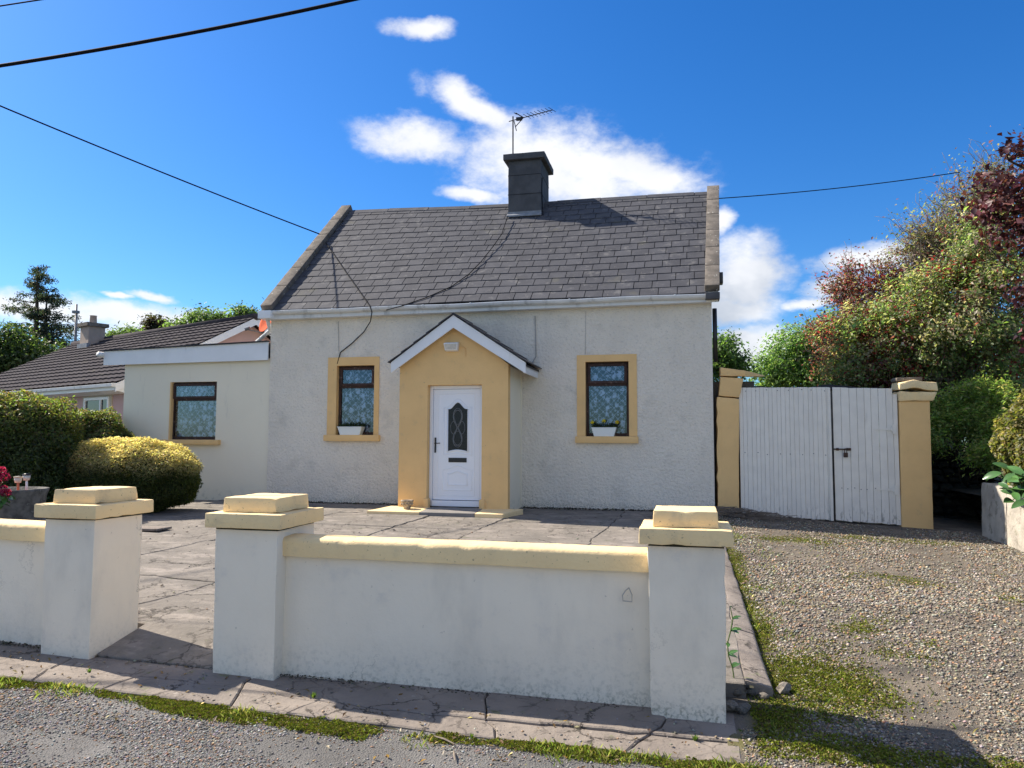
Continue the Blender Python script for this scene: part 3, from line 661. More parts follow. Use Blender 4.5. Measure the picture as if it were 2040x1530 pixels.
for hx0, hx1 in ((-7.4, -5.2), (-2.5, -.3), (-11.0, -8.8)):      # added dark screens that cut bounce; the rooms' dimness is in their colour
    MB().quad((hx0, .9, .02), (hx1, .9, .02), (hx1, .9, 2.82), (hx0, .9, 2.82)).quad((hx0, .2, .02), (hx0, .9, .02), (hx0, .9, 2.82), (hx0, .2, 2.82)).quad((hx1, .2, .02), (hx1, .9, .02), (hx1, .9, 2.82), (hx1, .2, 2.82)).build('dark_room_screen', DIMROOM, cot)
# ---- porch
PY = -1.05; PX0, PX1 = -4.945, -2.965
def porch_top(x): return 2.52+(3.30-2.52)*(1-abs(x+3.955)/.99)
mb = MB(); dx0, dx1, dz1 = -4.42, -3.43, 2.175; th = .16
for a, b_, lo in ((PX0, dx0, -.15), (dx0, -3.955, dz1), (-3.955, dx1, dz1), (dx1, PX1, -.15)):
    za, zb = (porch_top(a), porch_top(b_))
    mb.hexa([(a, PY, lo), (b_, PY, lo), (b_, PY+th, lo), (a, PY+th, lo)], [(a, PY, za), (b_, PY, zb), (b_, PY+th, zb), (a, PY+th, za)])
porch = mb.build('porch', YELLOW, cot); porch['label'] = 'yellow gabled porch with white door'
for x, s in ((PX0, 1), (PX1-.14, 1)):
    mb = MB(); mb.box(x, x+.14, PY+th, .0, -.15, 2.5); mb.build('side_wall', RENDER_S, porch)
for x0_, x1_ in ((-4.48, -4.375), (-3.47, -3.36)): rough('plinth', (x0_, x1_, PY-.028, PY+.10, -.03, .20), YELLOW, porch, bev=.03, jit=.003, cut=.06)
# porch roof: slates on both slopes, white bargeboards
apex = onY(903, 627, -1.2); eL = onY(779, 722, -1.2); eR = onY(1047, 722, -1.2)
for e in (eL, eR):
    d = (e-apex); dn = d.normalized(); nrm = Vector((-dn.z, 0, dn.x)); nrm = nrm if nrm.z > 0 else -nrm; L = d.length
    q = [apex+Vector((0, 0, -.005)), e, e+Vector((0, 0, -.185)), apex+Vector((0, 0, -.225))]
    MB().prism(q, (0, .03, 0)).build('bargeboard', WHITEP, porch)
    MB().prism([apex+Vector((0, .03, -.03)), e+Vector((0, .03, -.03)), e+Vector((0, .03, -.06)), apex+Vector((0, .03, -.07))], (0, 1.17, 0)).build('roof_deck', TARFELT, porch)
    for c in range(5):
        a0 = L*(c/5)-.03; a1 = L*((c+1)/5)+(.045 if c == 4 else .02)
        for r in range(4):
            y0 = -1.235+r*.307; y1 = y0+.303
            pts = [apex+dn*a0+nrm*.006, apex+dn*a1+nrm*(.024), apex+dn*a1+nrm*.036, apex+dn*a0+nrm*.018]
            MB().prism([(p.x, y0, p.z) for p in pts], (0, y1-y0, 0)).build('slate', SLATE, porch)
MB().prism([(eR.x-.02, -1.17, eR.z-.03), (eR.x-.02, -1.17, eR.z-.17), (eR.x-.05, -1.17, eR.z-.17), (eR.x-.05, -1.17, eR.z-.03)], (0, 1.17, 0)).build('eaves_board', WHITEP, porch)
# ---- doorstep
dst = MB(); stp = [onY(750, 1018, -1.58), onY(1000, 1024, -1.58), onY(1041, 1006, -1.0), onY(783, 1002, -1.0)]
def step(x0, x1, m, sl=0, sr=0):
    return [(x0, -1.58, -.12), (x1, -1.58, -.12), (x1+sr, -.985, -.12), (x0+sl, -.985, -.12), (x0, -1.58, .012), (x1, -1.58, .012), (x1+sr, -.985, .05), (x0+sl, -.985, .05)]
rough('doorstep', step(-5.30, -4.36, None, .2, 0), CAPY, cot, bev=.012, jit=.004, cut=.1, seed=2)
rough('doorstep', step(-4.357, -3.403, None), STEPG, cot, bev=.008, jit=.003, cut=.1, seed=3)
rough('doorstep', step(-3.40, -2.93, None, 0, .22), CAPY, cot, bev=.012, jit=.004, cut=.1, seed=4)
# ---- door (drawn from the photograph on the door plane)
DY = -.93
def dp(x, y, Y=DY): return onY(x, y, Y)
f0 = dp(855, 771); f1 = dp(960, 771); f2 = dp(957, 1003); zb_ = .06; zt_ = 2.172; fx0, fx1 = -4.418, -3.432
mb = MB(); mb.box(fx0, fx0+.06, DY, DY+.07, zb_, zt_); mb.box(fx1-.06, fx1, DY, DY+.07, zb_, zt_); mb.box(fx0+.06, fx1-.06, DY, DY+.07, zt_-.06, zt_); mb.box(fx0+.06, fx1-.06, DY-.03, DY+.09, zb_, zb_+.10)
door = mb.build('door', DOORW, cot, bevel=.005); door['label'] = 'white panelled front door with dark arched glass'
lx0, lx1, lz0, lz1 = fx0+.064, fx1-.064, zb_+.11, zt_-.064
mb = MB(); mb.box(lx0, lx1, DY+.012, DY+.06, lz0, lz1); mb.build('leaf', DOORW, door, bevel=.006)
def ring(outer, inner, y0, y1, name, m):
    n = len(outer); o = [Vector(p) for p in outer]; i_ = [Vector(p) for p in inner]
    md = [(a+b_)/2 for a, b_ in zip(o, i_)]
    V = [(p.x, y1, p.z) for p in o]+[(p.x, y0, p.z) for p in md]+[(p.x, y1, p.z) for p in i_]
    Fc = [(k, (k+1) % n, n+(k+1) % n, n+k) for k in range(n)]+[(n+k, n+(k+1) % n, 2*n+(k+1) % n, 2*n+k) for k in range(n)]
    return MB().add(V, Fc).build(name, m, door, True)
def arch(cx, hw, zb__, zs, rise, yy, sag=0.0, n=14):
    """outline: flat or arched bottom, shouldered arch on top"""
    r = [(cx-hw+2*hw*k/8, yy, zb__+sag*math.sin(math.pi*k/8)) for k in range(9)]
    for k in range(n+1):
        t = k/n*2-1; s_ = .5+.5*math.cos(math.pi*min(1, abs(t)*1.18)); r.append((cx-hw*t*-1*-1 if False else cx+hw*(-t), yy, zs+rise*s_))
    return r
gc = (lx0+lx1)/2+.025
zg = lambda py: onY(905, py, DY).z
g0 = arch(gc, .200, zg(902), zg(815), .135, DY, .03); g1 = arch(gc, .170, zg(898), zg(815), .110, DY, .028)
g00 = arch(gc, .265, zg(908), zg(812), .155, DY, .03); g01 = arch(gc, .240, zg(905), zg(812), .145, DY, .03)
ring(g0, g1, DY-.012, DY+.013, 'glass_beading', DOORW); ring(g00, g01, DY+.002, DY+.013, 'moulding', DOORW)
gp_ = [Vector((p[0], DY+.004, p[2])) for p in arch(gc, .178, zg(899), zg(815), .114, DY, .028)]
MB().prism(gp_, (0, .007, 0)).build('door_glass', DGLASS, door)
pts = []
for k_ in range(3):
    for s in (-1, 1):
        cz = zg(852); pts = []
        for i in range(41):
            t = i/40*2*math.pi
            if k_ == 0: p = (gc+s*.10*math.sin(t)*math.cos(t)*1.5, cz+.34*math.sin(t/1)*1.0*abs(math.cos(t/2))**.3)
            elif k_ == 1: p = (gc+s*(.075+.055*math.cos(t)), cz+.11*math.sin(t))
            else: p = (gc+.085*math.sin(t), cz+s*.20+.14*math.cos(t))
            pts.append((p[0], DY+.001, p[1]))
        MB().tube(pts, .0045, 5).build('glass_lead', GALV, door, True)
pa = lambda hw, z0_, z1_, rise: arch(gc, hw, z0_, z1_, rise, DY)
ring(pa(.275, zg(978), zg(935), .07), pa(.245, zg(975), zg(936), .06), DY+.001, DY+.013, 'moulding', DOORW)
ring(pa(.19, zg(968), zg(943), .05), pa(.155, zg(965), zg(945), .04), DY-.003, DY+.013, 'moulding', DOORW)
fr0 = [(lx0+.09, DY, lz0+.07), (lx1-.09, DY, lz0+.07), (lx1-.09, DY, lz1-.08), (lx0+.09, DY, lz1-.08)]; fr1 = [(lx0+.105, DY, lz0+.085), (lx1-.105, DY, lz0+.085), (lx1-.105, DY, lz1-.095), (lx0+.105, DY, lz1-.095)]
ring(fr0, fr1, DY+.006, DY+.013, 'moulding', DOORW).data.shade_flat()
MB().box(gc-.165, gc+.165, DY+.001, DY+.014, zg(921), zg(912)).build('letterbox', BLACK, door, bevel=.003)
hx = lx0+.045; MB().box(hx-.014, hx+.014, DY-.004, DY+.013, zg(902), zg(872)).tube([(hx, DY-.003, zg(883)), (hx, DY-.045, zg(883)), (hx+.02, DY-.05, zg(883)), (hx+.105, DY-.05, zg(883))], .009, 6).build('handle', BLACK, door)
# ---- floodlight over the door
fl = thing('wall_light', 'small white floodlight on the yellow porch gable above the door', 'light', (-3.97, PY, 2.83))
lc = onY(900, 691, PY-.05)
rough('housing', [(lc.x-.11, PY-.10, lc.z-.065), (lc.x+.11, PY-.10, lc.z-.065), (lc.x+.11, PY+.003, lc.z-.08), (lc.x-.11, PY+.003, lc.z-.08), (lc.x-.13, PY-.13, lc.z+.06), (lc.x+.13, PY-.13, lc.z+.06), (lc.x+.13, PY+.003, lc.z+.09), (lc.x-.13, PY+.003, lc.z+.09)], WHITEP, fl, bev=.012, jit=0, cut=.2)
MB().hexa([(lc.x-.095, PY-.108, lc.z-.05), (lc.x+.095, PY-.108, lc.z-.05), (lc.x+.095, PY-.09, lc.z-.05), (lc.x-.095, PY-.09, lc.z-.05)], [(lc.x-.11, PY-.136, lc.z+.045), (lc.x+.11, PY-.136, lc.z+.045), (lc.x+.11, PY-.09, lc.z+.045), (lc.x-.11, PY-.09, lc.z+.045)]).build('lens', LAMPG, fl)
MB().tube([(lc.x+.13, PY-.03, lc.z), (lc.x+.19, PY-.008, lc.z), (lc.x+.24, PY-.008, lc.z-.03), (lc.x+.24, PY-.008, lc.z-.17)], .006, 5).build('supply_cable', YELLOW, fl)

# ---- main roof
EL, ER = Vector((-7.99, -.22, 3.775)), Vector((.40, -.22, 3.785)); RL, RR = Vector((-7.93, 3.10, 6.765)), Vector((.60, 3.10, 6.635))
ROWS = 17
def rp(u, v):
    """u along the eaves 0..1, v up the slope 0..1, with a little sag"""
    p = (EL.lerp(ER, u)).lerp(RL.lerp(RR, u), v); p.z -= .035*math.sin(math.pi*u)*v+.012*math.sin(u*9+v*4)
    return p
mb = MB(); nn_ = 16; V = [rp(i/nn_, j/8)+Vector((0, .02, -.035)) for j in range(9) for i in range(nn_+1)]
mb.add(V, [(j*(nn_+1)+i, j*(nn_+1)+i+1, (j+1)*(nn_+1)+i+1, (j+1)*(nn_+1)+i) for j in range(8) for i in range(nn_)]); roof = mb.build('roof', SLATE_D, cot)
mb = MB(); mb.quad(RL+Vector((-.1, .02, -.03)), RR+Vector((.1, .02, -.03)), (.6, 6.4, 3.75), (-8.2, 6.4, 3.75)); mb.build('rear_roof_slope', SLATE, cot)
# slates: unit meshes shared by all copies
smesh = []
for k_ in range(4):
    bm = bmesh.new(); bmesh.ops.create_cube(bm, size=1)
    for v in bm.verts:
        v.co = Vector((v.co.x, v.co.y, v.co.z)); v.co.x += random.uniform(-.006, .006)*(v.co.y < 0); v.co.y += random.uniform(-.012, .012)*(v.co.y < 0)
    bmesh.ops.bevel(bm, geom=[e for e in bm.edges if e.verts[0].co.y < 0 and e.verts[1].co.y < 0], offset=.004, segments=1, affect='EDGES')
    me = bpy.data.meshes.new('slate'); bm.to_mesh(me); bm.free(); me.materials.append(SLATE); smesh.append(me)
slots = []; NC = 25.6
for r in range(ROWS):
    v0 = r/ROWS; v1 = (r+1)/ROWS; u = (0 if r % 2 else .5)/NC-.5/NC+.006*math.sin(r*2.3); 
    while u < 1:
        a = max(0, u); b_ = min(1, u+1/NC); u += 1/NC
        if b_-a < .15/NC: continue
        slots.append((r, a, b_, v0, v1))
def slate_matrix(s):
    r, a, b_, v0, v1 = s; p0 = rp(a, v0); p1 = rp(b_, v0); q0 = rp(a, v1); q1 = rp(b_, v1)
    ex = (p1-p0); ex2 = (q1-q0); ey = ((q0+q1)-(p0+p1))/2; c = (p0+p1+q0+q1)/4; n = ex.cross(ey).normalized(); wv = (ex.length+ex2.length)/2
    exn = ex.normalized(); eyn = ey.normalized(); ov = .05; h = ey.length+ov
    tilt = .013/h; ez = (n+eyn*tilt).normalized(); ey2 = (eyn-n*(tilt+random.uniform(-.004, .004))).normalized()
    c = c+eyn*(ov/2)+n*(.004+random.uniform(0, .003))
    M = Matrix((exn*(wv-.012), ey2*h, ez*.012)).transposed().to_4x4(); M.translation = c; return M
ms = [(slate_matrix(s), s) for s in slots]; ms.sort(key=lambda t: (t[0].translation-CAM).length)
for M, s in ms[:300]:
    o = bpy.data.objects.new('slate', random.choice(smesh)); COL.objects.link(o); o.parent = roof; o.matrix_world = M
mb = MB()
for M, s in ms[300:]:
    me = random.choice(smesh); mb.add([M @ v.co for v in me.vertices], [tuple(p.vertices) for p in me.polygons])
so = mb.build('slate_courses', SLATE, roof); so['kind'] = 'stuff'
# ridge pieces
chx = (-3.90, -3.02)
k_ = 0; u = 0.0
while u < .995:
    u1 = min(1, u+.118); a = rp(u, 1); c_ = rp(u1, 1)
    if not (a.x > chx[0]-.1 and c_.x < chx[1]+.1):
        dn = (rp(u, .9)-rp(u, 1)).normalized(); L = .16; up_ = Vector((0, 0, .03+.006*(k_ % 2)))
        f = [a+up_, c_+up_, c_+up_+dn*L, a+up_+dn*L, a+up_+Vector((0, L*.75, -L*.65)), c_+up_+Vector((0, L*.75, -L*.65))]
        mb = MB(); mb.add([p for p in f]+[p-Vector((0, 0, .018)) for p in f], [(0, 1, 2, 3), (0, 4, 5, 1), (6, 9, 8, 7), (6, 7, 11, 10), (3, 2, 8, 9), (0, 3, 9, 6), (1, 7, 8, 2), (0, 6, 10, 4), (1, 5, 11, 7), (4, 10, 11, 5)])
        mb.build('ridge_tile', SLATE, roof)
    u = u1+.002; k_ += 1
# gable copings
def coping(e0, e1, w_, name, seed):
    e0 = Vector(e0); e1 = Vector(e1); n = 6
    for i in range(n):
        a = e0.lerp(e1, i/n+.0015); b_ = e0.lerp(e1, (i+1)/n-.0015); wv = Vector((w_, 0, 0)); d = Vector((0, .085, -.10))
        rough(name, [a-wv+d, a+wv+d, b_+wv+d, b_-wv+d, a-wv, a+wv, b_+wv, b_-wv], COPING, cot, bev=.014, jit=.006, cut=.12, freq=5, seed=seed+i)
coping((-8.10, -.30, 3.86), (-8.06, 3.14, 6.95), .125, 'gable_coping', 10)
coping((.475, -.30, 3.90), (.65, 3.14, 6.80), .125, 'gable_coping', 20)
for e0, e1 in (((-8.10, 6.5, 3.8), (-8.06, 3.14, 6.95)), ((.475, 6.5, 3.8), (.65, 3.14, 6.80))):
    a, b_ = Vector(e0), Vector(e1); wv = Vector((.125, 0, 0)); d = Vector((0, -.08, -.1))
    MB().hexa([a-wv+d, a+wv+d, b_+wv+d, b_-wv+d], [a-wv, a+wv, b_+wv, b_-wv]).build('gable_coping', COPING, cot)
rough('kneeler', (-8.25, -7.97, -.32, -.0, 3.60, 3.76), WHITEP, cot, bev=.012, jit=.003, cut=.1)
rough('kneeler', (.36, .60, -.30, -.0, 3.66, 3.78), CHIM, cot, bev=.012, jit=.003, cut=.1)
# parapet upstands below the copings
for x, xt, zt_c in ((-8.08, -8.06, 6.82), (.475, .65, 6.67)):
    MB().add([(x-.1, -.20, 3.62), (x+.1, -.20, 3.62), (x+.1, -.20, 3.80), (x-.1, -.20, 3.80), (xt-.1, 3.1, 6.4), (xt+.1, 3.1, 6.4), (xt+.1, 3.1, zt_c), (xt-.1, 3.1, zt_c)], [(0, 1, 2, 3), (4, 7, 6, 5), (0, 4, 5, 1), (1, 5, 6, 2), (2, 6, 7, 3), (3, 7, 4, 0)]).build('parapet', RENDER_W, cot)
# gutter and fascia
gz0, gz1 = 3.755, 3.765; gx0, gx1 = -8.27, .50
prof = [(0, 0), (-.10, 0), (-.105, -.012), (-.098, -.03), (-.085, -.055), (-.05, -.075), (0, -.078)]
V = []; n = 30
for i in range(n+1):
    x = gx0+(gx1-gx0)*i/n; z = gz0+(gz1-gz0)*i/n+.006*math.sin(i*.8)
    V += [(x, -.17+a, z+b_) for a, b_ in prof]
q = len(prof); mb = MB().add(V, [(i*q+j, (i+1)*q+j, (i+1)*q+j+1, i*q+j+1) for i in range(n) for j in range(q-1)]+[tuple(range(q)), tuple(range(n*q, n*q+q))[::-1]])
gut = mb.build('gutter', GUTTERM, cot)
for x in np.arange(-7.6, .4, .93):
    z = gz0+(gz1-gz0)*(x-gx0)/(gx1-gx0); MB().add([(x-.016, -.17+a*1.07, z+b_*1.08+.004) for a, b_ in prof]+[(x+.016, -.17+a*1.07, z+b_*1.08+.004) for a, b_ in prof], [(j, q+j, q+j+1, j+1) for j in range(q-1)]+[tuple(range(q)), tuple(range(q, 2*q))[::-1]]).build('gutter_bracket', GUTTERM, gut)
MB().hexa([(gx0+.02, -.168, 3.60), (gx1-.03, -.168, 3.635), (gx1-.03, -.0, 3.635), (gx0+.02, -.0, 3.60)], [(gx0+.02, -.168, 3.745), (gx1-.03, -.168, 3.76), (gx1-.03, -.0, 3.76), (gx0+.02, -.0, 3.745)]).build('fascia', GUTTERM, cot)
# chimney
cx0, cx1, cy0, cy1 = -3.84, -3.09, 2.58, 3.58
ch = rough('chimney', (cx0, cx1, cy0, cy1, 5.6, 7.50), CHIM, cot, bev=.012, jit=.006, cut=.15, seed=3)
rough('chimney_cap', (cx0-.10, cx1+.10, cy0-.10, cy1+.10, 7.502, 7.64), CHIM, ch, bev=.015, jit=.005, cut=.12, seed=4)
for z in (6.72, 7.16): MB().box(cx0-.006, cx1+.006, cy0-.006, cy1+.006, z, z+.012).build('render_joint', SLATE_D, ch)
zfl = rp(.5, (cy0-.22+.0)/3.3).z
MB().box(cx0-.01, cx1+.01, cy0-.014, cy0-.002, 6.20, 6.325).hexa([(cx0-.02, cy0-.07, 6.20), (cx1+.02, cy0-.07, 6.20), (cx1+.02, cy0-.013, 6.25), (cx0-.02, cy0-.013, 6.25)], [(cx0-.02, cy0-.07, 6.235), (cx1+.02, cy0-.07, 6.235), (cx1+.02, cy0-.013, 6.285), (cx0-.02, cy0-.013, 6.285)]).build('lead_flashing', LEAD, ch)
mb = MB(); mb.tube([(cx1+.012, cy0+.1, 7.1), (cx1+.014, cy0+.05, 6.8), (cx1+.012, cy0+.12, 6.45), (cx1+.06, cy0-.05, 6.2)], .010, 5); mb.build('chimney_cable', CABLE, ch)
# downpipes
MB().tube([(XR+.05, .06, 3.55), (XR+.055, .06, 2.6)], .04, 8).build('downpipe', BLACK, cot, True)
rough('bracket_box', (.60, .68, .15, .35, 4.02, 4.22), BLACK, cot, bev=.01, jit=0, cut=.3)
MB().tube([(-8.18, -.09, 3.66), (-8.19, .0, 3.52), (-8.22, .1, 3.42), (-8.60, .25, 3.22)], .04, 8).build('downpipe', GUTTERM, cot, True)
# cables clipped to the cottage
def onroof(px, py, up_=.02):
    lo, hi = 0.0, 1.0; v = ray(px, py); best = None
    n = (ER-EL).cross(RL-EL).normalized(); t = (EL-CAM).dot(n)/v.dot(n); return CAM+v*t+n*up_
c1 = [onroof(x, y, .025) for x, y in ((1012, 432), (1000, 468), (985, 490), (960, 522), (935, 548), (900, 573), (850, 595), (800, 612), (770, 620))]
MB().tube(c1, .009, 5).build('aerial_cable', CABLE, cot)
c2 = [onroof(650, 486, .03), onroof(690, 545, .03), onroof(738, 613, .03), onY(741, 622, -.28), onY(738, 640, -.1), onY(725, 661, -.02), onY(700, 685, -.015), onY(678, 702, -.015), onY(672, 725, -.012)]
MB().tube(c2, .010, 5).build('aerial_cable', CABLE, cot)
MB().tube([onY(674, 640, -.008), onY(675, 700, -.008)], .006, 5).build('wall_cable', CABLEW, cot)
MB().tube([onY(1066, 630, -.014), onY(1068, 710, -.014), onY(1060, 724, -.014), onY(1040, 733, -.05), onY(1030, 735, -.3)], .011, 6).build('wall_cable', CABLEW, cot)
MB().tube([onY(1167, 620, -.005), onY(1166, 706, -.005)], .004, 5).build('wall_cable', CABLEW, cot)
MB().tube([(PX1+.01, -.02, 2.45), (PX1+.01, -.02, .0)], .012, 6).build('wall_cable', RENDER_S, cot)

# ---- television aerial on the chimney
ae = thing('tv_aerial', 'thin television aerial on a pole above the chimney', 'aerial', (-3.75, 3.1, 7.64))
bz = onY(1022, 300, 3.0); tz = onY(1022, 232, 3.0)
MB().tube([(bz.x, 3.0, 7.60), (tz.x, 3.0, tz.z)], .016, 6).build('mast', CABLE, ae)
b0, b1 = onY(1014, 242, 3.0), onY(1101, 219, 2.6); MB().tube([b0, b1], .011, 5).build('boom', CABLE, ae)
dirb = (b1-b0).normalized(); side = dirb.cross(Vector((0, 0, 1))).normalized()
for t in np.linspace(.42, .99, 8):
    p = b0.lerp(b1, t); MB().tube([p-side*.16+Vector((0, 0, .02)), p+side*.16], .007, 4).build('element', CABLE, ae)
pm = b0.lerp(b1, .22)
for s in (-1, 1): MB().tube([b0.lerp(b1, .34), b0.lerp(b1, .16)+Vector((0, 0, .16*s))], .012, 4).tube([b0.lerp(b1, .10)+Vector((0, 0, .20*s))-side*.14, b0.lerp(b1, .2)+Vector((0, 0, .10*s))+side*.14], .010, 4).build('reflector', CABLE, ae)
rough('junction_box', (pm.x-.05, pm.x+.09, pm.y-.03, pm.y+.03, pm.z-.035, pm.z+.035), BLACK, ae, bev=.006, jit=0, cut=.3)

# ---- red satellite dish behind the gable
dc = onX(541, 636, -8.44); dd = thing('satellite_dish', 'red satellite dish on the gable above the flat-roofed extension', 'satellite dish', (dc.x, dc.y, dc.z-.4))
ax = Vector((-.55, -.75, .35)).normalized(); pr = [(.001+.34*i/8, .09*(i/8)**2) for i in range(9)]
MB().lathe(dc, pr+[(r, z-.012) for r, z in pr[::-1]], 28, ax).build('reflector', DISH, dd, True)
fe = at(491, 656, (dc-CAM).dot(FW)-.35); MB().tube([dc-Vector((0, 0, .32)), fe], .014, 6).tube([fe-Vector((.03, 0, 0)), fe+Vector((.06, .02, .03))], .035, 8).build('feed_arm', GALV, dd)
MB().tube([dc-ax*.02, Vector((-8.13, dc.y+.15, dc.z-.1))], .03, 6).build('wall_bracket', GALV, dd)

# ---- things on the sills and by the door
def trough(label, x0, x1, z, yc, flowers, seed, h=.15):
    rng = np.random.default_rng(seed); t = thing('window_box', label, 'window box', ((x0+x1)/2, yc, z), 'window boxes')
    d = .085; i = .045
    mb = MB(); mb.hexa([(x0+i, yc-d+.02, z), (x1-i, yc-d+.02, z), (x1-i, yc+d-.02, z), (x0+i, yc+d-.02, z)], [(x0, yc-d, z+h), (x1, yc-d, z+h), (x1, yc+d, z+h), (x0, yc+d, z+h)])
    mb.box(x0-.008, x1+.008, yc-d-.008, yc+d+.008, z+h, z+h+.012); mb.build('trough', PLASW, t, bevel=.004)
    n = 420; P = np.c_[rng.uniform(x0+.01, x1+.03, n), rng.uniform(yc-d, yc+d, n), z+h+.01+np.abs(rng.normal(size=n))*.035]
    V, T, C = leaf_arrays(P, .035*(.6+.8*rng.random(n)), .6, pick_cols([(.025, .05, .018), (.03, .04, .02), (.05, .08, .02)], n, rng), rng)
    mesh_arrays('leaves', V, T, LEAF, t, C)
    for fx_, fz_ in flowers:
        rr = np.random.default_rng(int(fx_*977) % 999); k = 26; th = rr.uniform(0, 2*math.pi, k); r_ = .028*np.sqrt(rr.random(k))
        P = np.c_[fx_+r_*np.cos(th), np.full(k, yc-d*.6)-.012*rr.random(k), fz_+r_*np.sin(th)]
        V, T, C = leaf_arrays(P, np.full(k, .03), .7, pick_cols([(.75, .60, .01), (.8, .68, .02)], k, rr, .1), rr, 0, np.tile([[0, -1, .3]], (k, 1)), 2.0)
        mesh_arrays('flower', V, T, LEAF, t, C)
        MB().tube([(fx_, yc-d*.5, z+h), (fx_, yc-d*.58, fz_)], .003, 4).build('stem', mat_green, t)
mat_green = mat('green_stem', (.05, .09, .02), None)
trough('white window box with dark leaves and no flowers on the sill beside the porch', -6.60, -6.10, 1.303, .0, [], 1)
f_ = [onY(x, y, -.05) for x, y in ((1180, 841), (1203, 839), (1229, 841))]
trough('white window box with three yellow flowers on the sill', -1.655, -1.215, 1.288, .0, [(p.x, p.z) for p in f_], 2)
pc = onY(811, 1003, -1.28); ur = thing('stone_pot', 'small speckled stone pot on the doorstep', 'pot', (pc.x, -1.28, .03))
MB().lathe((pc.x, -1.28, .028), [(.0, 0), (.055, 0), (.06, .02), (.075, .05), (.098, .10), (.10, .125), (.108, .13), (.108, .155), (.088, .155), (.08, .13), (.0, .12)], 20).build('bowl', URN, ur, True)
for a in range(10):
    th = a*math.pi/5; MB().lathe((pc.x+.093*math.cos(th), -1.28+.093*math.sin(th), .118), [(.0, -.022), (.016, -.012), (.02, 0), (.016, .012), (.0, .022)], 6).build('relief', URN, ur, True)

# ================================================================== YARD GATES
def gz(x): return zdrive(x, -.1)
GP = thing('gate_post', 'cracked yellow gate post against the corner of the cottage', 'gate post', (.7, .15, -.05))
def edge_noise(amp):
    def f(v): v.co.x += amp*mnoise.noise(v.co*6)*(1 if v.co.x < .62 else .2)
    return f
rough('shaft', [(.515, 0, -.25), (.865, 0, -.25), (.865, .4, -.25), (.515, .4, -.25), (.535, 0, 1.985), (.905, 0, 1.945), (.905, .4, 1.945), (.535, .4, 1.985)], YELLOW, GP, bev=.012, jit=.004, cut=.1, seed=31, extra=edge_noise(.03))
rough('loose_block', [(.565, -.01, 2.00), (.91, -.01, 1.965), (.91, .38, 1.965), (.565, .38, 2.00), (.60, -.01, 2.335), (.99, -.01, 2.30), (.99, .38, 2.30), (.60, .38, 2.335)], YELLOW, GP, bev=.02, jit=.008, cut=.08, chips=.02, seed=32)
rough('coping_slab', [(.60, -.03, 2.345), (1.02, -.03, 2.325), (1.40, .42, 2.36), (.60, .42, 2.36), (.60, -.03, 2.50), (1.0, -.03, 2.435), (1.36, .42, 2.385), (.60, .42, 2.54)], YELLOW, GP, bev=.012, jit=.008, cut=.08, chips=.02, seed=33)
PR = thing('gate_post', 'yellow gate post with cracked bulging cap beside the bank', 'gate post', (3.65, .2, -.19))
rough('shaft', [(3.43, 0, -.4), (3.90, 0, -.4), (3.90, .46, -.4), (3.43, .46, -.4), (3.455, 0, 1.88), (3.915, 0, 1.88), (3.915, .46, 1.88), (3.455, .46, 1.88)], YELLOW, PR, bev=.012, jit=.004, cut=.12, seed=34)
rough('cap', [(3.45, -.04, 1.883), (3.96, -.04, 1.883), (3.96, .52, 1.883), (3.45, .52, 1.883), (3.44, -.06, 2.05), (4.02, -.06, 2.03), (4.02, .54, 2.03), (3.44, .54, 2.05)], CAPY, PR, bev=.03, jit=.015, cut=.08, freq=5, chips=.02, seed=35)
def bulge(v): v.co.z += .045*math.exp(-((v.co.x-3.68)/.16)**2)
rough('broken_cap_slab', [(3.44, -.06, 2.062), (4.03, -.06, 2.045), (4.03, .54, 2.06), (3.44, .54, 2.075), (3.46, -.05, 2.185), (4.02, -.05, 2.185), (4.0, .5, 2.21), (3.47, .5, 2.22)], CAPY, PR, bev=.02, jit=.014, cut=.07, freq=5, chips=.02, seed=36, extra=bulge)
rough('mortar_top', (3.45, 3.85, .1, .5, 2.222, 2.29), COPING, PR, bev=.02, jit=.012, cut=.08, seed=37)
def gate(label, x0, x1, n, zt0, zt1, y, nails, vgap=.004, seed=0):
    rng = np.random.default_rng(seed); t = thing('gate', label, 'gate', ((x0+x1)/2, y, gz((x0+x1)/2)), 'white boarded gates')
    ws = rng.uniform(.85, 1.15, n); e = np.r_[0, np.cumsum(ws)/ws.sum()]*(x1-x0)+x0
    for i in range(n):
        a, b_ = e[i]+vgap/2, e[i+1]-vgap/2; tz = lambda x: zt0+(zt1-zt0)*(x-x0)/(x1-x0)+rng.uniform(-.006, .006); bz_ = lambda x: gz(x)+.035+rng.uniform(-.012, .012)
        yy = y+rng.uniform(-.004, .004)
        MB().hexa([(a, yy, bz_(a)), (b_, yy, bz_(b_)), (b_, yy+.022, bz_(b_)), (a, yy+.022, bz_(a))], [(a, yy, tz(a)), (b_, yy, tz(b_)), (b_, yy+.022, tz(b_)), (a, yy+.022, tz(a))]).build('board', GATEW, t, bevel=.003)
    for z in (.25, 1.0, 1.85): MB().box(x0+.02, x1-.02, y+.027, y+.07, z, z+.12).build('rail', GATEW, t)
    for z in nails:
        for x in np.linspace(x0+.1, x1-.1, 8): MB().lathe((x+rng.uniform(-.02, .02), y-.0045, z+rng.uniform(-.02, .02)), [(.0, -.004), (.009, 0), (.006, .004), (.0, .005)], 6, Vector((0, -1, 0))).build('bolt_head', GALV, t)
    return t
g1_ = gate('wide white gate leaf of narrow boards next to the cottage', .905, 2.385, 21, 2.14, 2.13, .03, (1.0, 2.08), .0025, 3)
MB().box(2.345, 2.388, .0, .028, gz(2.36)+.03, 2.12).build('edge_strip', GATEW, g1_)
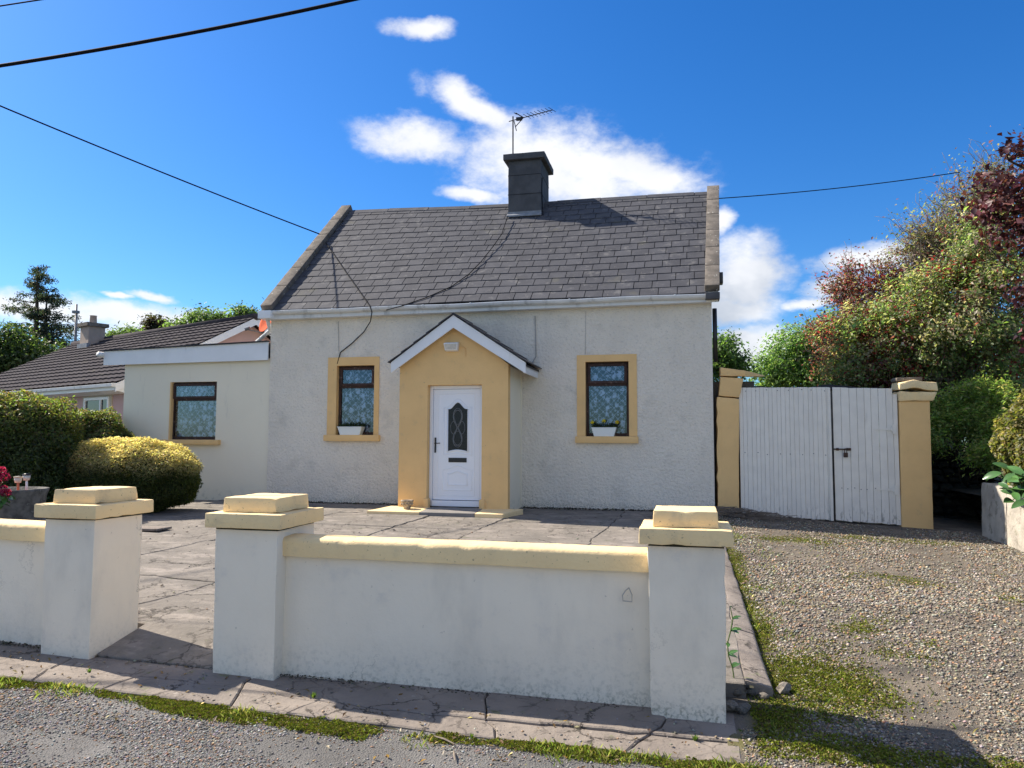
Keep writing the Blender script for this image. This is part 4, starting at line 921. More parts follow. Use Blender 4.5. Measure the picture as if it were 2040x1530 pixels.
g2_ = gate('narrow white gate leaf with padlock and strap hinges', 2.425, 3.36, 8, 2.125, 2.095, .035, (.42,), .0045, 5)
MB().box(3.362, 3.43, .04, .08, gz(3.4)+.03, 2.0).build('hanging_strip', GATEW, g2_)
for z in (1.42, .42):
    MB().prism([(3.05, .028, z-.006), (3.33, .028, z-.022), (3.33, .028, z+.022), (3.05, .028, z+.006)], (0, -.008, 0)).box(3.34, 3.40, .012, .038, z-.08, z+.08).tube([(3.335, .018, z-.035), (3.335, .018, z+.035)], .016, 8).build('strap_hinge', GATEW, g2_)
zb2 = onY(1680, 895, .02).z; bx = 2.44
MB().tube([(bx-.02, .012, zb2), (bx+.24, .012, zb2)], .011, 8).box(bx+.02, bx+.06, .008, .03, zb2-.022, zb2+.022).box(bx+.18, bx+.25, .008, .03, zb2-.022, zb2+.022).build('bolt', RUST, g2_)
pl = thing('padlock', 'rusty padlock hanging from the bolt of the narrow gate', 'padlock', (bx+.16, -.005, zb2-.15))
MB().box(bx+.125, bx+.195, -.025, .005, zb2-.135, zb2-.055).build('body', RUST, pl, bevel=.008)
MB().tube([(bx+.142, -.01, zb2-.055), (bx+.142, -.01, zb2-.01), (bx+.15, -.01, zb2+.012), (bx+.17, -.01, zb2+.012), (bx+.178, -.01, zb2-.01), (bx+.178, -.01, zb2-.055)], .006, 6).build('shackle', RUST, pl)
# low felt-roofed shed behind the gates
sh = thing('shed', 'low dark felt-roofed shed behind the white gates', 'shed', (2.3, 2.2, -.2))
rr_ = np.random.default_rng(3); n = 26; V = []
for j in range(6):
    for i in range(n+1):
        x = .95+(3.4-.95)*i/n; y = 1.0+j*.5; z = 2.20+.07*j*.5-.015*j+.035*math.sin(i*.45)+.03*mnoise.noise(Vector((x*3, y*3, 4))); V.append((x, y, z))
q = n+1; V += [(x, y, z-.07) for x, y, z in V]; k_ = 6*q
mb = MB().add(V, [(j*q+i, j*q+i+1, (j+1)*q+i+1, (j+1)*q+i) for j in range(5) for i in range(n)]+[(k_+j*q+i, k_+(j+1)*q+i, k_+(j+1)*q+i+1, k_+j*q+i+1) for j in range(5) for i in range(n)]+[(i, k_+i, k_+i+1, i+1) for i in range(n)])
mb.build('roof', TARFELT, sh); MB().box(.50, 1.2, .46, 1.0, -.3, 2.28).box(1.0, 3.35, 1.1, 3.2, -.3, 2.14).build('wall', STONE, sh)
# dry twigs swept against the gate
rng = np.random.default_rng(21); mb = MB()
for i in range(420):
    x = .5+abs(rng.normal())*.75; y = -.10-abs(rng.normal())*.16; h = max(0, .16-.10*abs(x-.75))*rng.random(); th = rng.normal()*.35; L = rng.uniform(.08, .32)
    z = zdrive(x, y)+.014+h; a = Vector((x-math.cos(th)*L/2, y-math.sin(th)*L/2, max(zdrive(x, y)+.008, z-.03*rng.random()))); b_ = Vector((x+math.cos(th)*L/2, y+math.sin(th)*L/2, z))
    mb.tube([a, a.lerp(b_, .5)+Vector(rng.normal(size=3))*.012, b_], rng.uniform(.002, .005), 3, False)
o = mb.build('twigs', TWIGM, None); tag(o, 'dry brown twigs swept against the foot of the white gates', 'twigs', kind='stuff')

# ================================================================== RIGHT-HAND SIDE
lw = thing('garden_wall', 'low flaking rendered wall along the edge of the driveway', 'wall', (4.6, -2, -.3))
ys_ = [-.35, -1.3, -2.6, -4.2, -6.4]
for i in range(4):
    a, b_ = ys_[i], ys_[i+1]+.004; za, zb = .58-.02*i, .56-.02*i
    rough('wall_section', [(4.46, b_, -.6), (4.75, b_, -.6), (4.75, a, -.6), (4.46, a, -.6), (4.50, b_, zb), (4.75, b_, zb), (4.75, a, za), (4.50, a, za)], RWALL, lw, bev=.03, jit=.022, cut=.13, freq=4, chips=.03, seed=40+i)
# rubble wall in the shade between gate post and low wall
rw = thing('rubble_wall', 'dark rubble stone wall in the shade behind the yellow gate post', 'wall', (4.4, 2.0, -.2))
rng = np.random.default_rng(8); z = -.35
stn = []
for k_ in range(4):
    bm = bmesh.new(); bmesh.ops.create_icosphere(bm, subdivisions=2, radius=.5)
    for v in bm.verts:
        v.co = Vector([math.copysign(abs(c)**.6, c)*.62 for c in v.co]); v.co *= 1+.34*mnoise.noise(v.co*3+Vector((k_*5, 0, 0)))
    me = bpy.data.meshes.new('stone'); bm.to_mesh(me); bm.free(); me.materials.append(STONE_SHADE); stn.append(me)
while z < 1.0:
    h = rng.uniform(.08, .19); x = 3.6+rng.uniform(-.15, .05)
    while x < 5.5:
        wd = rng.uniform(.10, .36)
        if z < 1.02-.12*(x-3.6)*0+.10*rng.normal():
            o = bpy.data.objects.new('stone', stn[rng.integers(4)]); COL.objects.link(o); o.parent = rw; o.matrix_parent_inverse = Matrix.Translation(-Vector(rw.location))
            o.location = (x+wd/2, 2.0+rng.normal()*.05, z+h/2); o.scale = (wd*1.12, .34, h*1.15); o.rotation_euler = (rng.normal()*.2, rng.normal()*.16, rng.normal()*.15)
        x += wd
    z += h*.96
MB().box(3.6, 5.5, 2.05, 2.3, -.4, .86).build('wall_core', SOIL, rw)

P3 = lambda px, py, Y: tuple(onY(px, py, Y))
def B(px, py, Y, rx, ry, rz): p = onY(px, py, Y); return (p.x, p.y, p.z, rx, ry, rz)
OLIVE = [(.205, .29, .105), (.15, .25, .10), (.28, .31, .13), (.125, .20, .09), (.31, .29, .18)]
RUSTY = [(.24, .08, .09), (.27, .13, .12), (.19, .07, .09), (.17, .17, .09)]
BERRY = [(.36, .04, .06), (.28, .03, .05), (.20, .03, .04)]
GREY = [(.46, .41, .32), (.38, .37, .24), (.52, .45, .36)]
tree('hawthorn_tree', 'tall olive green hawthorn with reddish sprays above the gate post', P3(1850, 900, 4.2)[:2]+(-.2,),
     [B(1760, 690, 4.0, 1.25, 1.2, 1.15), B(1860, 640, 3.8, 1.4, 1.3, 1.3), B(1960, 640, 3.6, 1.3, 1.4, 1.5), B(1820, 790, 5.2, 1.6, 1.1, .9), B(1950, 780, 5.0, 1.5, 1.0, 1.0), B(1980, 500, 3.8, 1.0, 1.2, 1.0), B(1700, 770, 4.2, .7, .9, .7)],
     1350, 90, .064, OLIVE, 101, .17, .27, .55, thr=-.14, nfreq=1.7, shell=.36, ntwig=260, stems=3, accents=[(RUSTY, .22), (BERRY, .09), (GREY, .20)], twigs=.6, bark=TWIGM)
tree('berry_tree', 'loose hawthorn with dark red leaves and berries in front of the round green tree', P3(1700, 800, 5.4)[:2]+(-.2,),
     [B(1695, 590, 4.8, .55, .7, .65), B(1720, 660, 4.6, .75, .8, .8), B(1680, 720, 4.4, .55, .6, .65), B(1740, 750, 4.2, .7, .6, .5), B(1790, 560, 5.0, .8, .8, .6), B(1690, 540, 5.0, .35, .4, .35), B(1650, 660, 4.8, .35, .5, .4)],
     560, 52, .06, RUSTY+[(.07, .09, .03), (.10, .03, .035)], 102, .09, .30, .55, thr=-.10, nfreq=1.8, ntwig=180, stems=2, accents=[(BERRY, .25)], twigs=.5, bark=TWIGM)
tree('wispy_tree', 'thin half-bare tree with fine twigs reaching above the hawthorn', P3(1900, 700, 4.8)[:2]+(-.2,),
     [B(1870, 470, 4.6, .95, .9, .75), B(1940, 420, 4.6, .8, .9, 1.0), B(1990, 360, 4.8, .5, .7, .6), B(1830, 500, 4.6, .55, .6, .5)],
     460, 16, .06, [(.20, .22, .10), (.26, .24, .14), (.2, .13, .09), (.14, .17, .08)], 103, .10, .36, .5, thr=-.05, nfreq=1.6, ntwig=520, stems=2, twigs=1.0, accents=[(RUSTY, .2)], bark=TWIGM)
PURP = [(.085, .02, .03), (.11, .03, .04), (.06, .016, .026), (.16, .06, .06)]
tree('copper_tree', 'dark purple leaved tree overhanging the driveway', (8.8, .6, .35),
     [B(2010, 320, 0, .32, .5, .35), B(1985, 395, 0, .45, .5, .35), B(2030, 440, 0, .4, .5, .5), B(2045, 560, -.2, .22, .4, .4), B(2110, 420, 0, .8, .9, 1.1), B(2130, 620, 0, .7, .8, .8)],
     190, 30, .085, PURP, 104, .13, .26, .75, thr=-.12, nfreq=2.4, ntwig=120, leafm=GLOSSY)
tree('ash_tree', 'round mid green tree behind the gates, left of the red-leaved hawthorn', tuple(at(1620, 800, 26))[:2]+(-.3,),
     [tuple(at(1600, 700, 26))+(1.25, 1.3, .95), tuple(at(1650, 690, 26))+(1.2, 1.2, 1.2), tuple(at(1540, 740, 26))+(.9, 1.0, .7), tuple(at(1600, 760, 26))+(1.4, 1.2, .7)],
     520, 52, .11, [(.13, .23, .075), (.17, .26, .09), (.10, .19, .065), (.20, .28, .11)], 105, .16, .36, .45, thr=-.22)
tree('sycamore_tree', 'green tree close behind the cottage gable', tuple(at(1430, 800, 24))[:2]+(-.3,),
     [tuple(at(1425, 710, 24))+(.75, .8, .65), tuple(at(1455, 735, 24))+(.45, .6, .35), tuple(at(1380, 740, 24))+(.9, .8, .7)],
     260, 52, .11, [(.09, .16, .05), (.12, .19, .06), (.07, .13, .045)], 106, .15, .30, .5, thr=-.2)
# shrubs on the bank
rs = np.random.default_rng(9); cb_ = []
for i in range(26):
    t = rs.random(); x = rs.uniform(4.15, 5.9); y = .75+1.5*t+rs.normal()*.08; z = .80+1.25*t+.12*rs.normal()-.1*(x < 4.4); cb_.append((x, y, z, .34, .28, .24))
tree('creeping_shrub', 'feathery mid green shrub spilling down the bank beside the cracked-cap gate post', (5.2, 2.5, -.2), cb_, 900, 46, .07, [(.20, .30, .08), (.26, .33, .10), (.15, .25, .07), (.34, .34, .15)], 111, .05, .20, .32, thr=-.5, ntwig=120, cat='shrub', stems=2, up=.6)
hp = onY(2025, 870, -1.2)
hedge('box_hedge', 'clipped golden green small-leaved hedge on the low wall', (hp.x+.56, -1.2, 1.20), (.70, .9, .80), 20000, .065, [(.13, .14, .04), (.20, .18, .07), (.09, .11, .035), (.27, .23, .11)], 112, power=2.3, asp=.6, rough_=.32)
hedge('trailing_shrub', 'dark green low shrub on the wall top under the golden hedge', (hp.x+.35, -2.2, .72), (.5, .55, .32), 6000, .045, [(.05, .075, .02), (.08, .09, .025), (.10, .08, .03)], 113, power=2.2, cat='shrub', rough_=.25)
# broad glossy-leaved plant: every leaf is a part
gp0 = Vector((4.47, -1.95, .52)); gl = thing('glossy_plant', 'plant with broad glossy leaves hanging over the low wall', 'plant', gp0)
def blade(c, d, nrm, L, W):
    d = d.normalized(); nrm = (nrm-d*nrm.dot(d)).normalized(); b_ = d.cross(nrm); V = []; Fc = []; n = 6
    for i in range(n+1):
        t = i/n; w_ = W*math.sin(math.pi*min(1, t*.93+.05))**.75; p = c+d*(t*L)-nrm*(.22*L*t*t); V += [p-b_*w_+nrm*w_*.3, p, p+b_*w_+nrm*w_*.3]
    for i in range(n): Fc += [(3*i, 3*i+1, 3*i+4, 3*i+3), (3*i+1, 3*i+2, 3*i+5, 3*i+4)]
    return V, Fc
rng = np.random.default_rng(5); GLS = mat('glossy_green', (.065, .15, .04), (.05, .12, .035), 9, rough=.25, spec=.5, rnd=.5)
mb = MB()
for i in range(46):
    th = rng.uniform(0, 2*math.pi); c = gp0+Vector((rng.normal()*.10, rng.normal()*.16, -.12+rng.random()*.46)); d = Vector((math.cos(th)*.8-.35, math.sin(th)*.8-.3, rng.uniform(-.5, .6))); s = rng.uniform(.8, 1.25)
    V, Fc = blade(c, d, Vector((-.3, -.5, 1))+Vector(rng.normal(size=3))*.25, .20*s, .05*s); o = MB().add(V, Fc).build('leaf', GLS, gl, True)
    mb.tube([gp0+Vector((0, 0, -.05)), (gp0+c)/2+Vector(rng.normal(size=3))*.02, c], .006, 4)
mb.build('stem', mat_green, gl)
# sapling in the joint behind the corner pillar
spp = thing('sapling', 'small leafy weed growing behind the corner pillar', 'plant', (.32, -8.40, zdrive(.32, -8.4)))
rng = np.random.default_rng(44); st_ = [Vector((.265+.02*math.sin(i*1.3), -8.40+.012*i, -.40+.075*i)) for i in range(8)]; MB().tube(st_, [.004]*7+[.002], 4).build('stem', mat_green, spp)
for i in range(16):
    p = st_[1+i*6//15]; th = rng.uniform(-1.2, 1.8); V, Fc = blade(p, Vector((math.cos(th), -math.sin(th)*.8, rng.uniform(-.2, .7))), Vector((rng.normal()*.3, -.4, 1)), rng.uniform(.05, .08), rng.uniform(.014, .02)); MB().add(V, Fc).build('leaf', GLS, spp, True)

# ================================================================== LEFT-HAND SIDE
def ground_at(px, dep, z): p = cw((px-1020)/F*dep, dep, z); return p
DK = [(.05, .08, .025), (.07, .10, .03), (.09, .12, .035), (.04, .06, .02)]
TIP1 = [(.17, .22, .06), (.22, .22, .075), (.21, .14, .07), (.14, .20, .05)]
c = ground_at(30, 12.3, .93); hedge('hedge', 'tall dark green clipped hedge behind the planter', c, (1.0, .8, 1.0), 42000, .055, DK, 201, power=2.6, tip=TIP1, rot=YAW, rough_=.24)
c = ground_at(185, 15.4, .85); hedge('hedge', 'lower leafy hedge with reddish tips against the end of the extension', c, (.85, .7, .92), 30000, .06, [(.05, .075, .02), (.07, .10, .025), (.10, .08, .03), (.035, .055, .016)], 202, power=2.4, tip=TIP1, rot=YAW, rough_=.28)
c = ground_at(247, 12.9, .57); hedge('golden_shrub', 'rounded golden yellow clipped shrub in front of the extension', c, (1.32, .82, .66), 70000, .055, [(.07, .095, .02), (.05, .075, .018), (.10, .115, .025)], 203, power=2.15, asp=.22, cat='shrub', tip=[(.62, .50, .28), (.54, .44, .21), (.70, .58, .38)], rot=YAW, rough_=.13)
# planter with garden lights
pc = ground_at(26, 9.9, 0); zt = .56
pt = thing('planter', 'large round weathered stone planter behind the low wall', 'planter', (pc.x, pc.y, zyard(-6, -4)))
MB().lathe((pc.x, pc.y, -.12), [(.0, 0), (.34, 0), (.37, .1), (.40, .3), (.42, .5), (.43, .6), (.455, .66), (.455, .685), (.42, .685), (.40, .63), (.0, .62)], 36).build('bowl', PLANTER, pt, True)
MB().lathe((pc.x, pc.y, -.12), [(.0, .645), (.41, .63)], 24).build('soil', TERRA, pt)
def gl_light(px, py0, py1, label, post, head):
    dep = 9.85; a = at(px, py0, dep/FW.dot(FW0)*.995); b_ = at(px, py1, dep/FW.dot(FW0)*.995); b_.x, b_.y = b_.x, b_.y
    t = thing('garden_light', label, 'garden light', (a.x, a.y, min(a.z, .52)), 'garden lights in the planter')
    a.z = .50
    MB().tube([a, b_], [.016, .013], 8).build('post', post, t, True)
    MB().lathe(b_, [(.0, -.045), (.035, -.045), (.045, -.01), (.045, .02), (.0, .02)], 12).build('lamp', LAMPG, t, True)
    MB().lathe(b_, [(.0, .021), (.05, .021), (.055, .035), (.0, .045)], 12).build('cap', head, t, True)
gl_light(36, 985, 955, 'garden light with terracotta post and pale head in the planter', TERRA, PALEST)
gl_light(53, 985, 950, 'garden light with white post and dark cap in the planter', WHITEP, BLACK)
# dark pink flowering plant leaning in from the left
fb = ground_at(-6, 9.1, -.1); fp = thing('pink_flower_plant', 'plant with dark pink flower heads beside the planter', 'plant', fb)
rng = np.random.default_rng(14)
for i, (px, py) in enumerate(((2, 938), (9, 950), (-8, 960), (4, 975), (12, 982), (-12, 985), (-20, 950))):
    dep = 9.1; p = at(px, py, dep); k = 60; q = unit(rng.normal(size=(k, 3)))*.055*np.array([1, 1, .8])+np.array(p)
    V, T, C = leaf_arrays(q, np.full(k, .04), .8, pick_cols([(.26, .012, .07), (.20, .01, .055), (.33, .03, .11)], k, rng, .15), rng, 0)
    mesh_arrays('flower_head', V, T, LEAF, fp, C); MB().tube([fb+Vector((rng.normal()*.03, rng.normal()*.03, 0)), (fb+p)/2+Vector((rng.normal()*.05, rng.normal()*.05, .1)), p], .006, 4).build('stem', mat_green, fp)
for i in range(14):
    p = at(rng.uniform(-15, 14), rng.uniform(985, 1010), 9.1); V, Fc = blade(p, Vector((rng.normal(), rng.normal(), -.2)), Vector((0, 0, 1)), .13, .035); MB().add(V, Fc).build('leaf', GLS, fp, True)

# ---- the neighbour's bungalow
NA = math.radians(36); Rr = cw(-7.6, 22.0); un = (-R0*math.cos(NA)+FW0*math.sin(NA)); vn = (-R0*math.sin(NA)-FW0*math.cos(NA)); LB = 11.3; HWd = 4.0; ZR, ZE = 4.80, 2.60
bp = lambda u, v, z: Rr+un*u+vn*v+Vector((0, 0, z))
bg_ = thing('bungalow', 'pink bungalow with brown tiled roof beyond the hedge', 'bungalow', bp(LB/2, 0, -.1))
zE = -.12; q = [bp(.25, 3.6, zE), bp(LB-.2, 3.6, zE), bp(LB-.2, -3.6, zE), bp(.25, -3.6, zE)]
mb = MB(); t_ = [p+Vector((0, 0, 2.55-zE)) for p in q]
for i in range(4): mb.quad(q[i], q[(i+1) % 4], t_[(i+1) % 4], t_[i])
mb.quad(t_[0], t_[3], bp(.25, 0, ZR-.15)); mb.quad(t_[1], bp(LB-.2, 0, ZR-.15), t_[2]); mb.build('wall', PINK, bg_)
# tiled slopes: stepped courses with rolled tiles
def tiled(sgn, rows=15):
    V = []; Fc = []; seg = 260; 
    for r in range(rows):
        for e_, (v_, dz) in enumerate(((HWd*(1-r/rows), .045), (HWd*(1-(r+1)/rows)-.02, .0))):
            for i in range(seg+1):
                u = -.12+(LB+.24)*i/seg; z = ZE+(ZR-ZE)*(1-v_/HWd)+dz+.008*math.sin(u*2*math.pi/.30); V.append(bp(u, sgn*v_, z))
        b0_ = r*2*(seg+1)
        Fc += [(b0_+i, b0_+i+1, b0_+seg+1+i+1, b0_+seg+1+i) for i in range(seg)]
        if r: Fc += [(b0_-seg-1+i, b0_-seg-1+i+1, b0_+i+1, b0_+i) for i in range(seg)]
    return MB().add(V, Fc)
nroof = tiled(1).build('roof', BROOF, bg_); mb = MB(); mb.quad(bp(-.12, -HWd, ZE), bp(LB+.12, -HWd, ZE), bp(LB+.12, 0, ZR), bp(-.12, 0, ZR)); mb.build('rear_roof_slope', BROOF, nroof)
MB().tube([bp(-.12, 0, ZR+.0), bp(LB+.12, 0, ZR+.0)], .11, 8).build('ridge', BROOF, nroof, True)
for s in (1, -1): MB().prism([bp(-.10, 0, ZR-.02), bp(-.10, s*HWd, ZE-.02), bp(-.10, s*HWd, ZE-.22), bp(-.10, 0, ZR-.24)], un*.03).build('bargeboard', WHITEP, bg_)
MB().prism([bp(-.05, 3.66, 2.35), bp(-.05, HWd, 2.42), bp(-.05, HWd, 2.60), bp(-.05, 3.66, 2.60)], un*(LB+.1)).build('fascia', WHITEP, bg_)
MB().prism([bp(-.10, HWd, 2.50), bp(-.10, HWd+.10, 2.51), bp(-.10, HWd+.11, 2.58), bp(-.10, HWd, 2.60)], un*(LB+.2)).build('gutter', GUTTERM, bg_)
cb = at(182, 672, 25.6); uc = (cb-Rr).dot(un); nch = MB(); 
def bbox(mb, u, v, hu, hv, z0, z1): return mb.hexa([bp(u-hu, v-hv, z0), bp(u+hu, v-hv, z0), bp(u+hu, v+hv, z0), bp(u-hu, v+hv, z0)], [bp(u-hu, v-hv, z1), bp(u+hu, v-hv, z1), bp(u+hu, v+hv, z1), bp(u-hu, v+hv, z1)])
UC = 9.15; nch = bbox(MB(), UC, .35, .31, .29, 3.9, 5.22).build('chimney', BCHIM, bg_)
bbox(MB(), UC, .35, .40, .38, 5.222, 5.35).build('chimney_cap', COPING, nch); MB().lathe(bp(UC, .35, 5.35), [(.13, 0), (.11, .28), (.13, .3), (.09, .3), (.09, .05)], 12).build('chimney_pot', BCHIM, nch, True)
bbox(MB(), UC, .66, .36, .05, 4.42, 4.60).build('flashing', LEAD, nch)
for u0_, wd in ((.95, 1.35), (4.4, 2.0), (8.2, 1.6)):
    mb = MB(); Y_ = 3.62
    def wb(mb, a, b_, z0, z1, v0, v1): return mb.hexa([bp(a, v0, z0), bp(b_, v0, z0), bp(b_, v1, z0), bp(a, v1, z0)], [bp(a, v0, z1), bp(b_, v0, z1), bp(b_, v1, z1), bp(a, v1, z1)])
    wn = wb(wb(wb(wb(wb(MB(), u0_, u0_+.07, .9, 2.3, 3.605, 3.66), u0_+wd-.07, u0_+wd, .9, 2.3, 3.605, 3.66), u0_+.07, u0_+wd-.07, 2.23, 2.3, 3.605, 3.66), u0_+.07, u0_+wd-.07, .9, .97, 3.605, 3.66), u0_+.42, u0_+.48, .97, 2.23, 3.605, 3.655).build('window', WHITEP, bg_)
    wb(MB(), u0_+.07, u0_+wd-.07, .97, 2.23, 3.61, 3.62).build('pane', mat('dark_window_glass', (.02, .025, .03), None, rough=.06, spec=.6) if 'dark_window_glass' not in bpy.data.materials else bpy.data.materials['dark_window_glass'], wn)
    s = wb(wb(wb(MB(), u0_-.12, u0_, .8, 2.42, 3.602, 3.63), u0_+wd, u0_+wd+.12, .8, 2.42, 3.602, 3.63), u0_, u0_+wd, 2.3, 2.42, 3.602, 3.63); s.build('surround', PALEST, wn)
    wb(MB(), u0_-.15, u0_+wd+.15, .78, .9, 3.602, 3.72).build('sill', PALEST, wn)
# ---- far trees and a mast behind the bungalow
def farB(px, py, d, rx, rz): return tuple(at(px, py, d))+(rx, rx, rz)
# dark conifer with drooping layered boughs
def conifer(label, px, dep, zt, zb_, rmax, seed, lean=0):
    rng = np.random.default_rng(seed); base = ground_at(px, dep, -.3); root = thing('conifer_tree', label, 'tree', base); mb = MB()
    mb.tube([base-Vector((0, 0, .2)), base+Vector((.1, 0, zt*.5)), base+Vector((lean, 0, zt))], [.22, .15, .03], 8)
    mb.tube([base+Vector((.25, .1, 1)), base+Vector((.6, .1, zt*.55)), base+Vector((.55, 0, zt*.88))], [.15, .1, .02], 6); P = []; D = []
    for i in range(165):
        t = rng.random()**.85; z = zb_+(zt-zb_)*t; th = rng.uniform(0, 2*math.pi); R_ = rmax*(1-t)**.55*(.30+.85*rng.random())*(.55+.45*min(1, (t+.05)*5))
        if rng.random() < .12: R_ *= 1.3
        a = base+Vector((lean*t+(.5 if i % 3 == 0 else 0), 0, z)); e = a+Vector((math.cos(th)*R_, math.sin(th)*R_, .10*R_)); limb(mb, a, e, .03, .008, rng, 4, .05, 3)
        k = int(25+62*R_); tt = rng.random(k)**.5; q = np.array(a)[None]*(1-tt[:, None])+np.array(e)[None]*tt[:, None]; q += rng.normal(size=(k, 3))*np.array([.10, .10, .05]); q[:, 2] -= np.abs(rng.normal(size=k))*.14*tt; P.append(q)
    P = np.concatenate(P); n = len(P); mb.build('trunk', BARK, root, True)
    V, T, C = leaf_arrays(P, .17*(.5+.9*rng.random(n)), .24, pick_cols([(.035, .058, .05), (.045, .07, .06), (.028, .045, .042), (.07, .065, .058)], n, rng), rng, .1)
    mesh_arrays('crown', V, T, LEAF, root, C)
conifer('tall dark conifer with drooping boughs beyond the bungalow', 62, 36, 9.8, 2.8, 2.9, 301)
DT = [(.06, .10, .035), (.08, .13, .045), (.10, .15, .055), (.05, .08, .03)]
tree('dark_tree', 'dark green tree at the foot of the tall conifer', tuple(ground_at(20, 33, -.3)), [farB(15, 690, 33, 1.2, .9), farB(60, 715, 33, 1.2, .8), farB(-30, 700, 33, 1.3, 1.2), farB(110, 720, 33, .9, .6), farB(20, 740, 33, 1.6, .9)], 420, 46, .15, DT, 302, .18, .40, .55, thr=-.3)
LT = [(.12, .19, .07), (.15, .22, .08), (.09, .15, .055)]
tree('leafy_tree', 'mid green treetop showing over the bungalow ridge', tuple(ground_at(430, 34, -.3)), [farB(410, 640, 34, .75, .5), farB(450, 650, 34, .8, .5), farB(490, 630, 34, .5, .5), farB(370, 660, 34, .7, .4)], 260, 40, .14, LT, 303, .15, .32, .5, thr=-.1)
tree('brown_tree', 'small dark brownish treetop over the middle of the bungalow ridge', tuple(ground_at(310, 38, -.3)), [farB(308, 648, 38, .42, .5), farB(290, 665, 38, .5, .3), farB(335, 660, 38, .5, .3)], 110, 36, .13, [(.07, .05, .035), (.05, .06, .03), (.04, .035, .025)], 304, .12, .26, .5, thr=-.1)
tree('leafy_tree', 'low treetop just right of the bungalow chimney', tuple(ground_at(240, 36, -.3)), [farB(232, 678, 36, .6, .35), farB(265, 672, 36, .6, .3)], 90, 40, .14, LT, 305, .12, .30, .5, thr=-.1)
mp = ground_at(143, 34, 0); ms_ = thing('mast', 'slim metal mast beyond the bungalow roof', 'mast', (mp.x, mp.y, -.3)); tz_ = at(145, 604, 34/FW.dot(FW0)).z
MB().tube([(mp.x, mp.y, -.4), (mp.x, mp.y, tz_)], [.06, .045], 8).build('pole', GALV, ms_, True); MB().box(mp.x-.14, mp.x+.10, mp.y-.1, mp.y+.1, tz_-.42, tz_-.30).build('head_fitting', GALV, ms_); MB().tube([(mp.x+.09, mp.y, .0), (mp.x+.09, mp.y, tz_-.35)], .014, 5).build('cable', GALV, ms_)
# far belt of trees closing the horizon
rng = np.random.default_rng(77)
for i, (px, py, dep, lab) in enumerate(((-90, 700, 42, 'large green tree left of the tall dark conifer'), (620, 720, 60, 'distant tree hidden low behind the cottage roof'), (1490, 790, 48, 'distant tree behind the shed and the gates'), (2120, 640, 30, 'tall green tree behind the purple leaved tree'))):
    b_ = at(px, py, dep); tree('distant_tree', lab, (b_.x, b_.y, -.4), [(b_.x, b_.y, b_.z-1.2, 2.2, 2.2, 1.6), (b_.x+1.5, b_.y, b_.z-2, 1.6, 1.6, 1.3), (b_.x-1.4, b_.y+.5, b_.z-2.2, 1.6, 1.6, 1.3)], 160, 40, .22, DT+LT, 320+i, .2, .55, .5, thr=-.3)

# ================================================================== OVERHEAD CABLES
def cable(label, a, b_, r, sag, n=24):
    pts = [a.lerp(b_, i/n)-Vector((0, 0, 4*sag*(i/n)*(1-i/n))) for i in range(n+1)]; o = MB().tube(pts, r, 6).build('overhead_cable', CABLE, None, True); tag(o, label, 'cable', 'overhead cables'); return o
k1 = at(0, 131, 7.6); k2 = at(700, 0, 7.6); dk = k2-k1; up_ = Vector((0, 0, .218)); cable('thick black overhead cable crossing above the front yard', k1-dk*.9+up_, k2+dk*.9+up_, .018, .25)
k1 = at(0, 12, 9.5); k2 = at(90, -2, 9.5); dk = k2-k1; cable('thin overhead wire running above the thick black cable', k1-dk*8+Vector((0, 0, .05)), k2+dk*9+Vector((0, 0, .05)), .009, .05)
cp = onX(636, 466, -8.08); k1 = at(0, 211, 13.5); dk = k1-cp; cable('black service cable dropping to the left-hand gable coping', k1+dk*.8+Vector((0, 0, .18)), cp, .014, .10)
rc = Vector((.62, 2.6, onY(1436, 395, 2.6).z)); k1 = onY(1912, 343, 3.6); cable('thin wire from the cottage gable to the trees over the gates', rc, k1, .010, .06)

# ================================================================== GRAVEL, MOSS, LITTER
def scatter(name, label, cat, n, xr, yr, zfun, pal, smin, smax, seed, dens=None, near=True):
    rng = np.random.default_rng(seed); X = []; 
    while sum(len(a) for a in X) < n:
        x = rng.uniform(*xr, n); y = rng.uniform(*yr, n); k = rng.random(n)
        d = np.hypot(x, y-CAM.y); keep = k < np.clip((4.2/d)**1.7, .02, 1) if near else k < 2
        if dens is not None: keep &= np.array([rng.random() < dens(a, b_) for a, b_ in zip(x, y)])
        X.append(np.c_[x, y][keep])
    XY = np.concatenate(X)[:n]; z = np.array([zfun(a, b_) for a, b_ in XY])
    d = np.hypot(XY[:, 0], XY[:, 1]-CAM.y); s = (smin+(smax-smin)*rng.random(n)**4)*np.clip(d/5, .8, 1.6)
    base = np.array([[1, 0, 0], [0, 1, 0], [-1, 0, 0], [0, -1, 0], [.1, .1, .55], [0, 0, -.4]], float)
    tri = np.array([[0, 1, 4], [1, 2, 4], [2, 3, 4], [3, 0, 4], [1, 0, 5], [2, 1, 5], [3, 2, 5], [0, 3, 5]])
    V = base[None]*(1+.35*rng.normal(size=(n, 6, 3))*.7); th = rng.uniform(0, 2*math.pi, n); c, s_ = np.cos(th), np.sin(th); el = rng.uniform(.55, 1, n)
    vx = V[..., 0]; vy = V[..., 1]*el[:, None]; V = np.stack([vx*c[:, None]-vy*s_[:, None], vx*s_[:, None]+vy*c[:, None], V[..., 2]+rng.normal(size=(n, 1))*.12*vx], -1)*s[:, None, None]*.5
    V += np.c_[XY, z+s*.10][:, None]; T = (np.arange(n)[:, None, None]*6+tri[None]).reshape(-1, 3)
    C = np.repeat(pick_cols(pal, n, rng, .26)*.88, 6, 0)
    o = mesh_arrays(name, V.reshape(-1, 3), T, STONES, None, C); tag(o, label, cat, kind='stuff'); return o
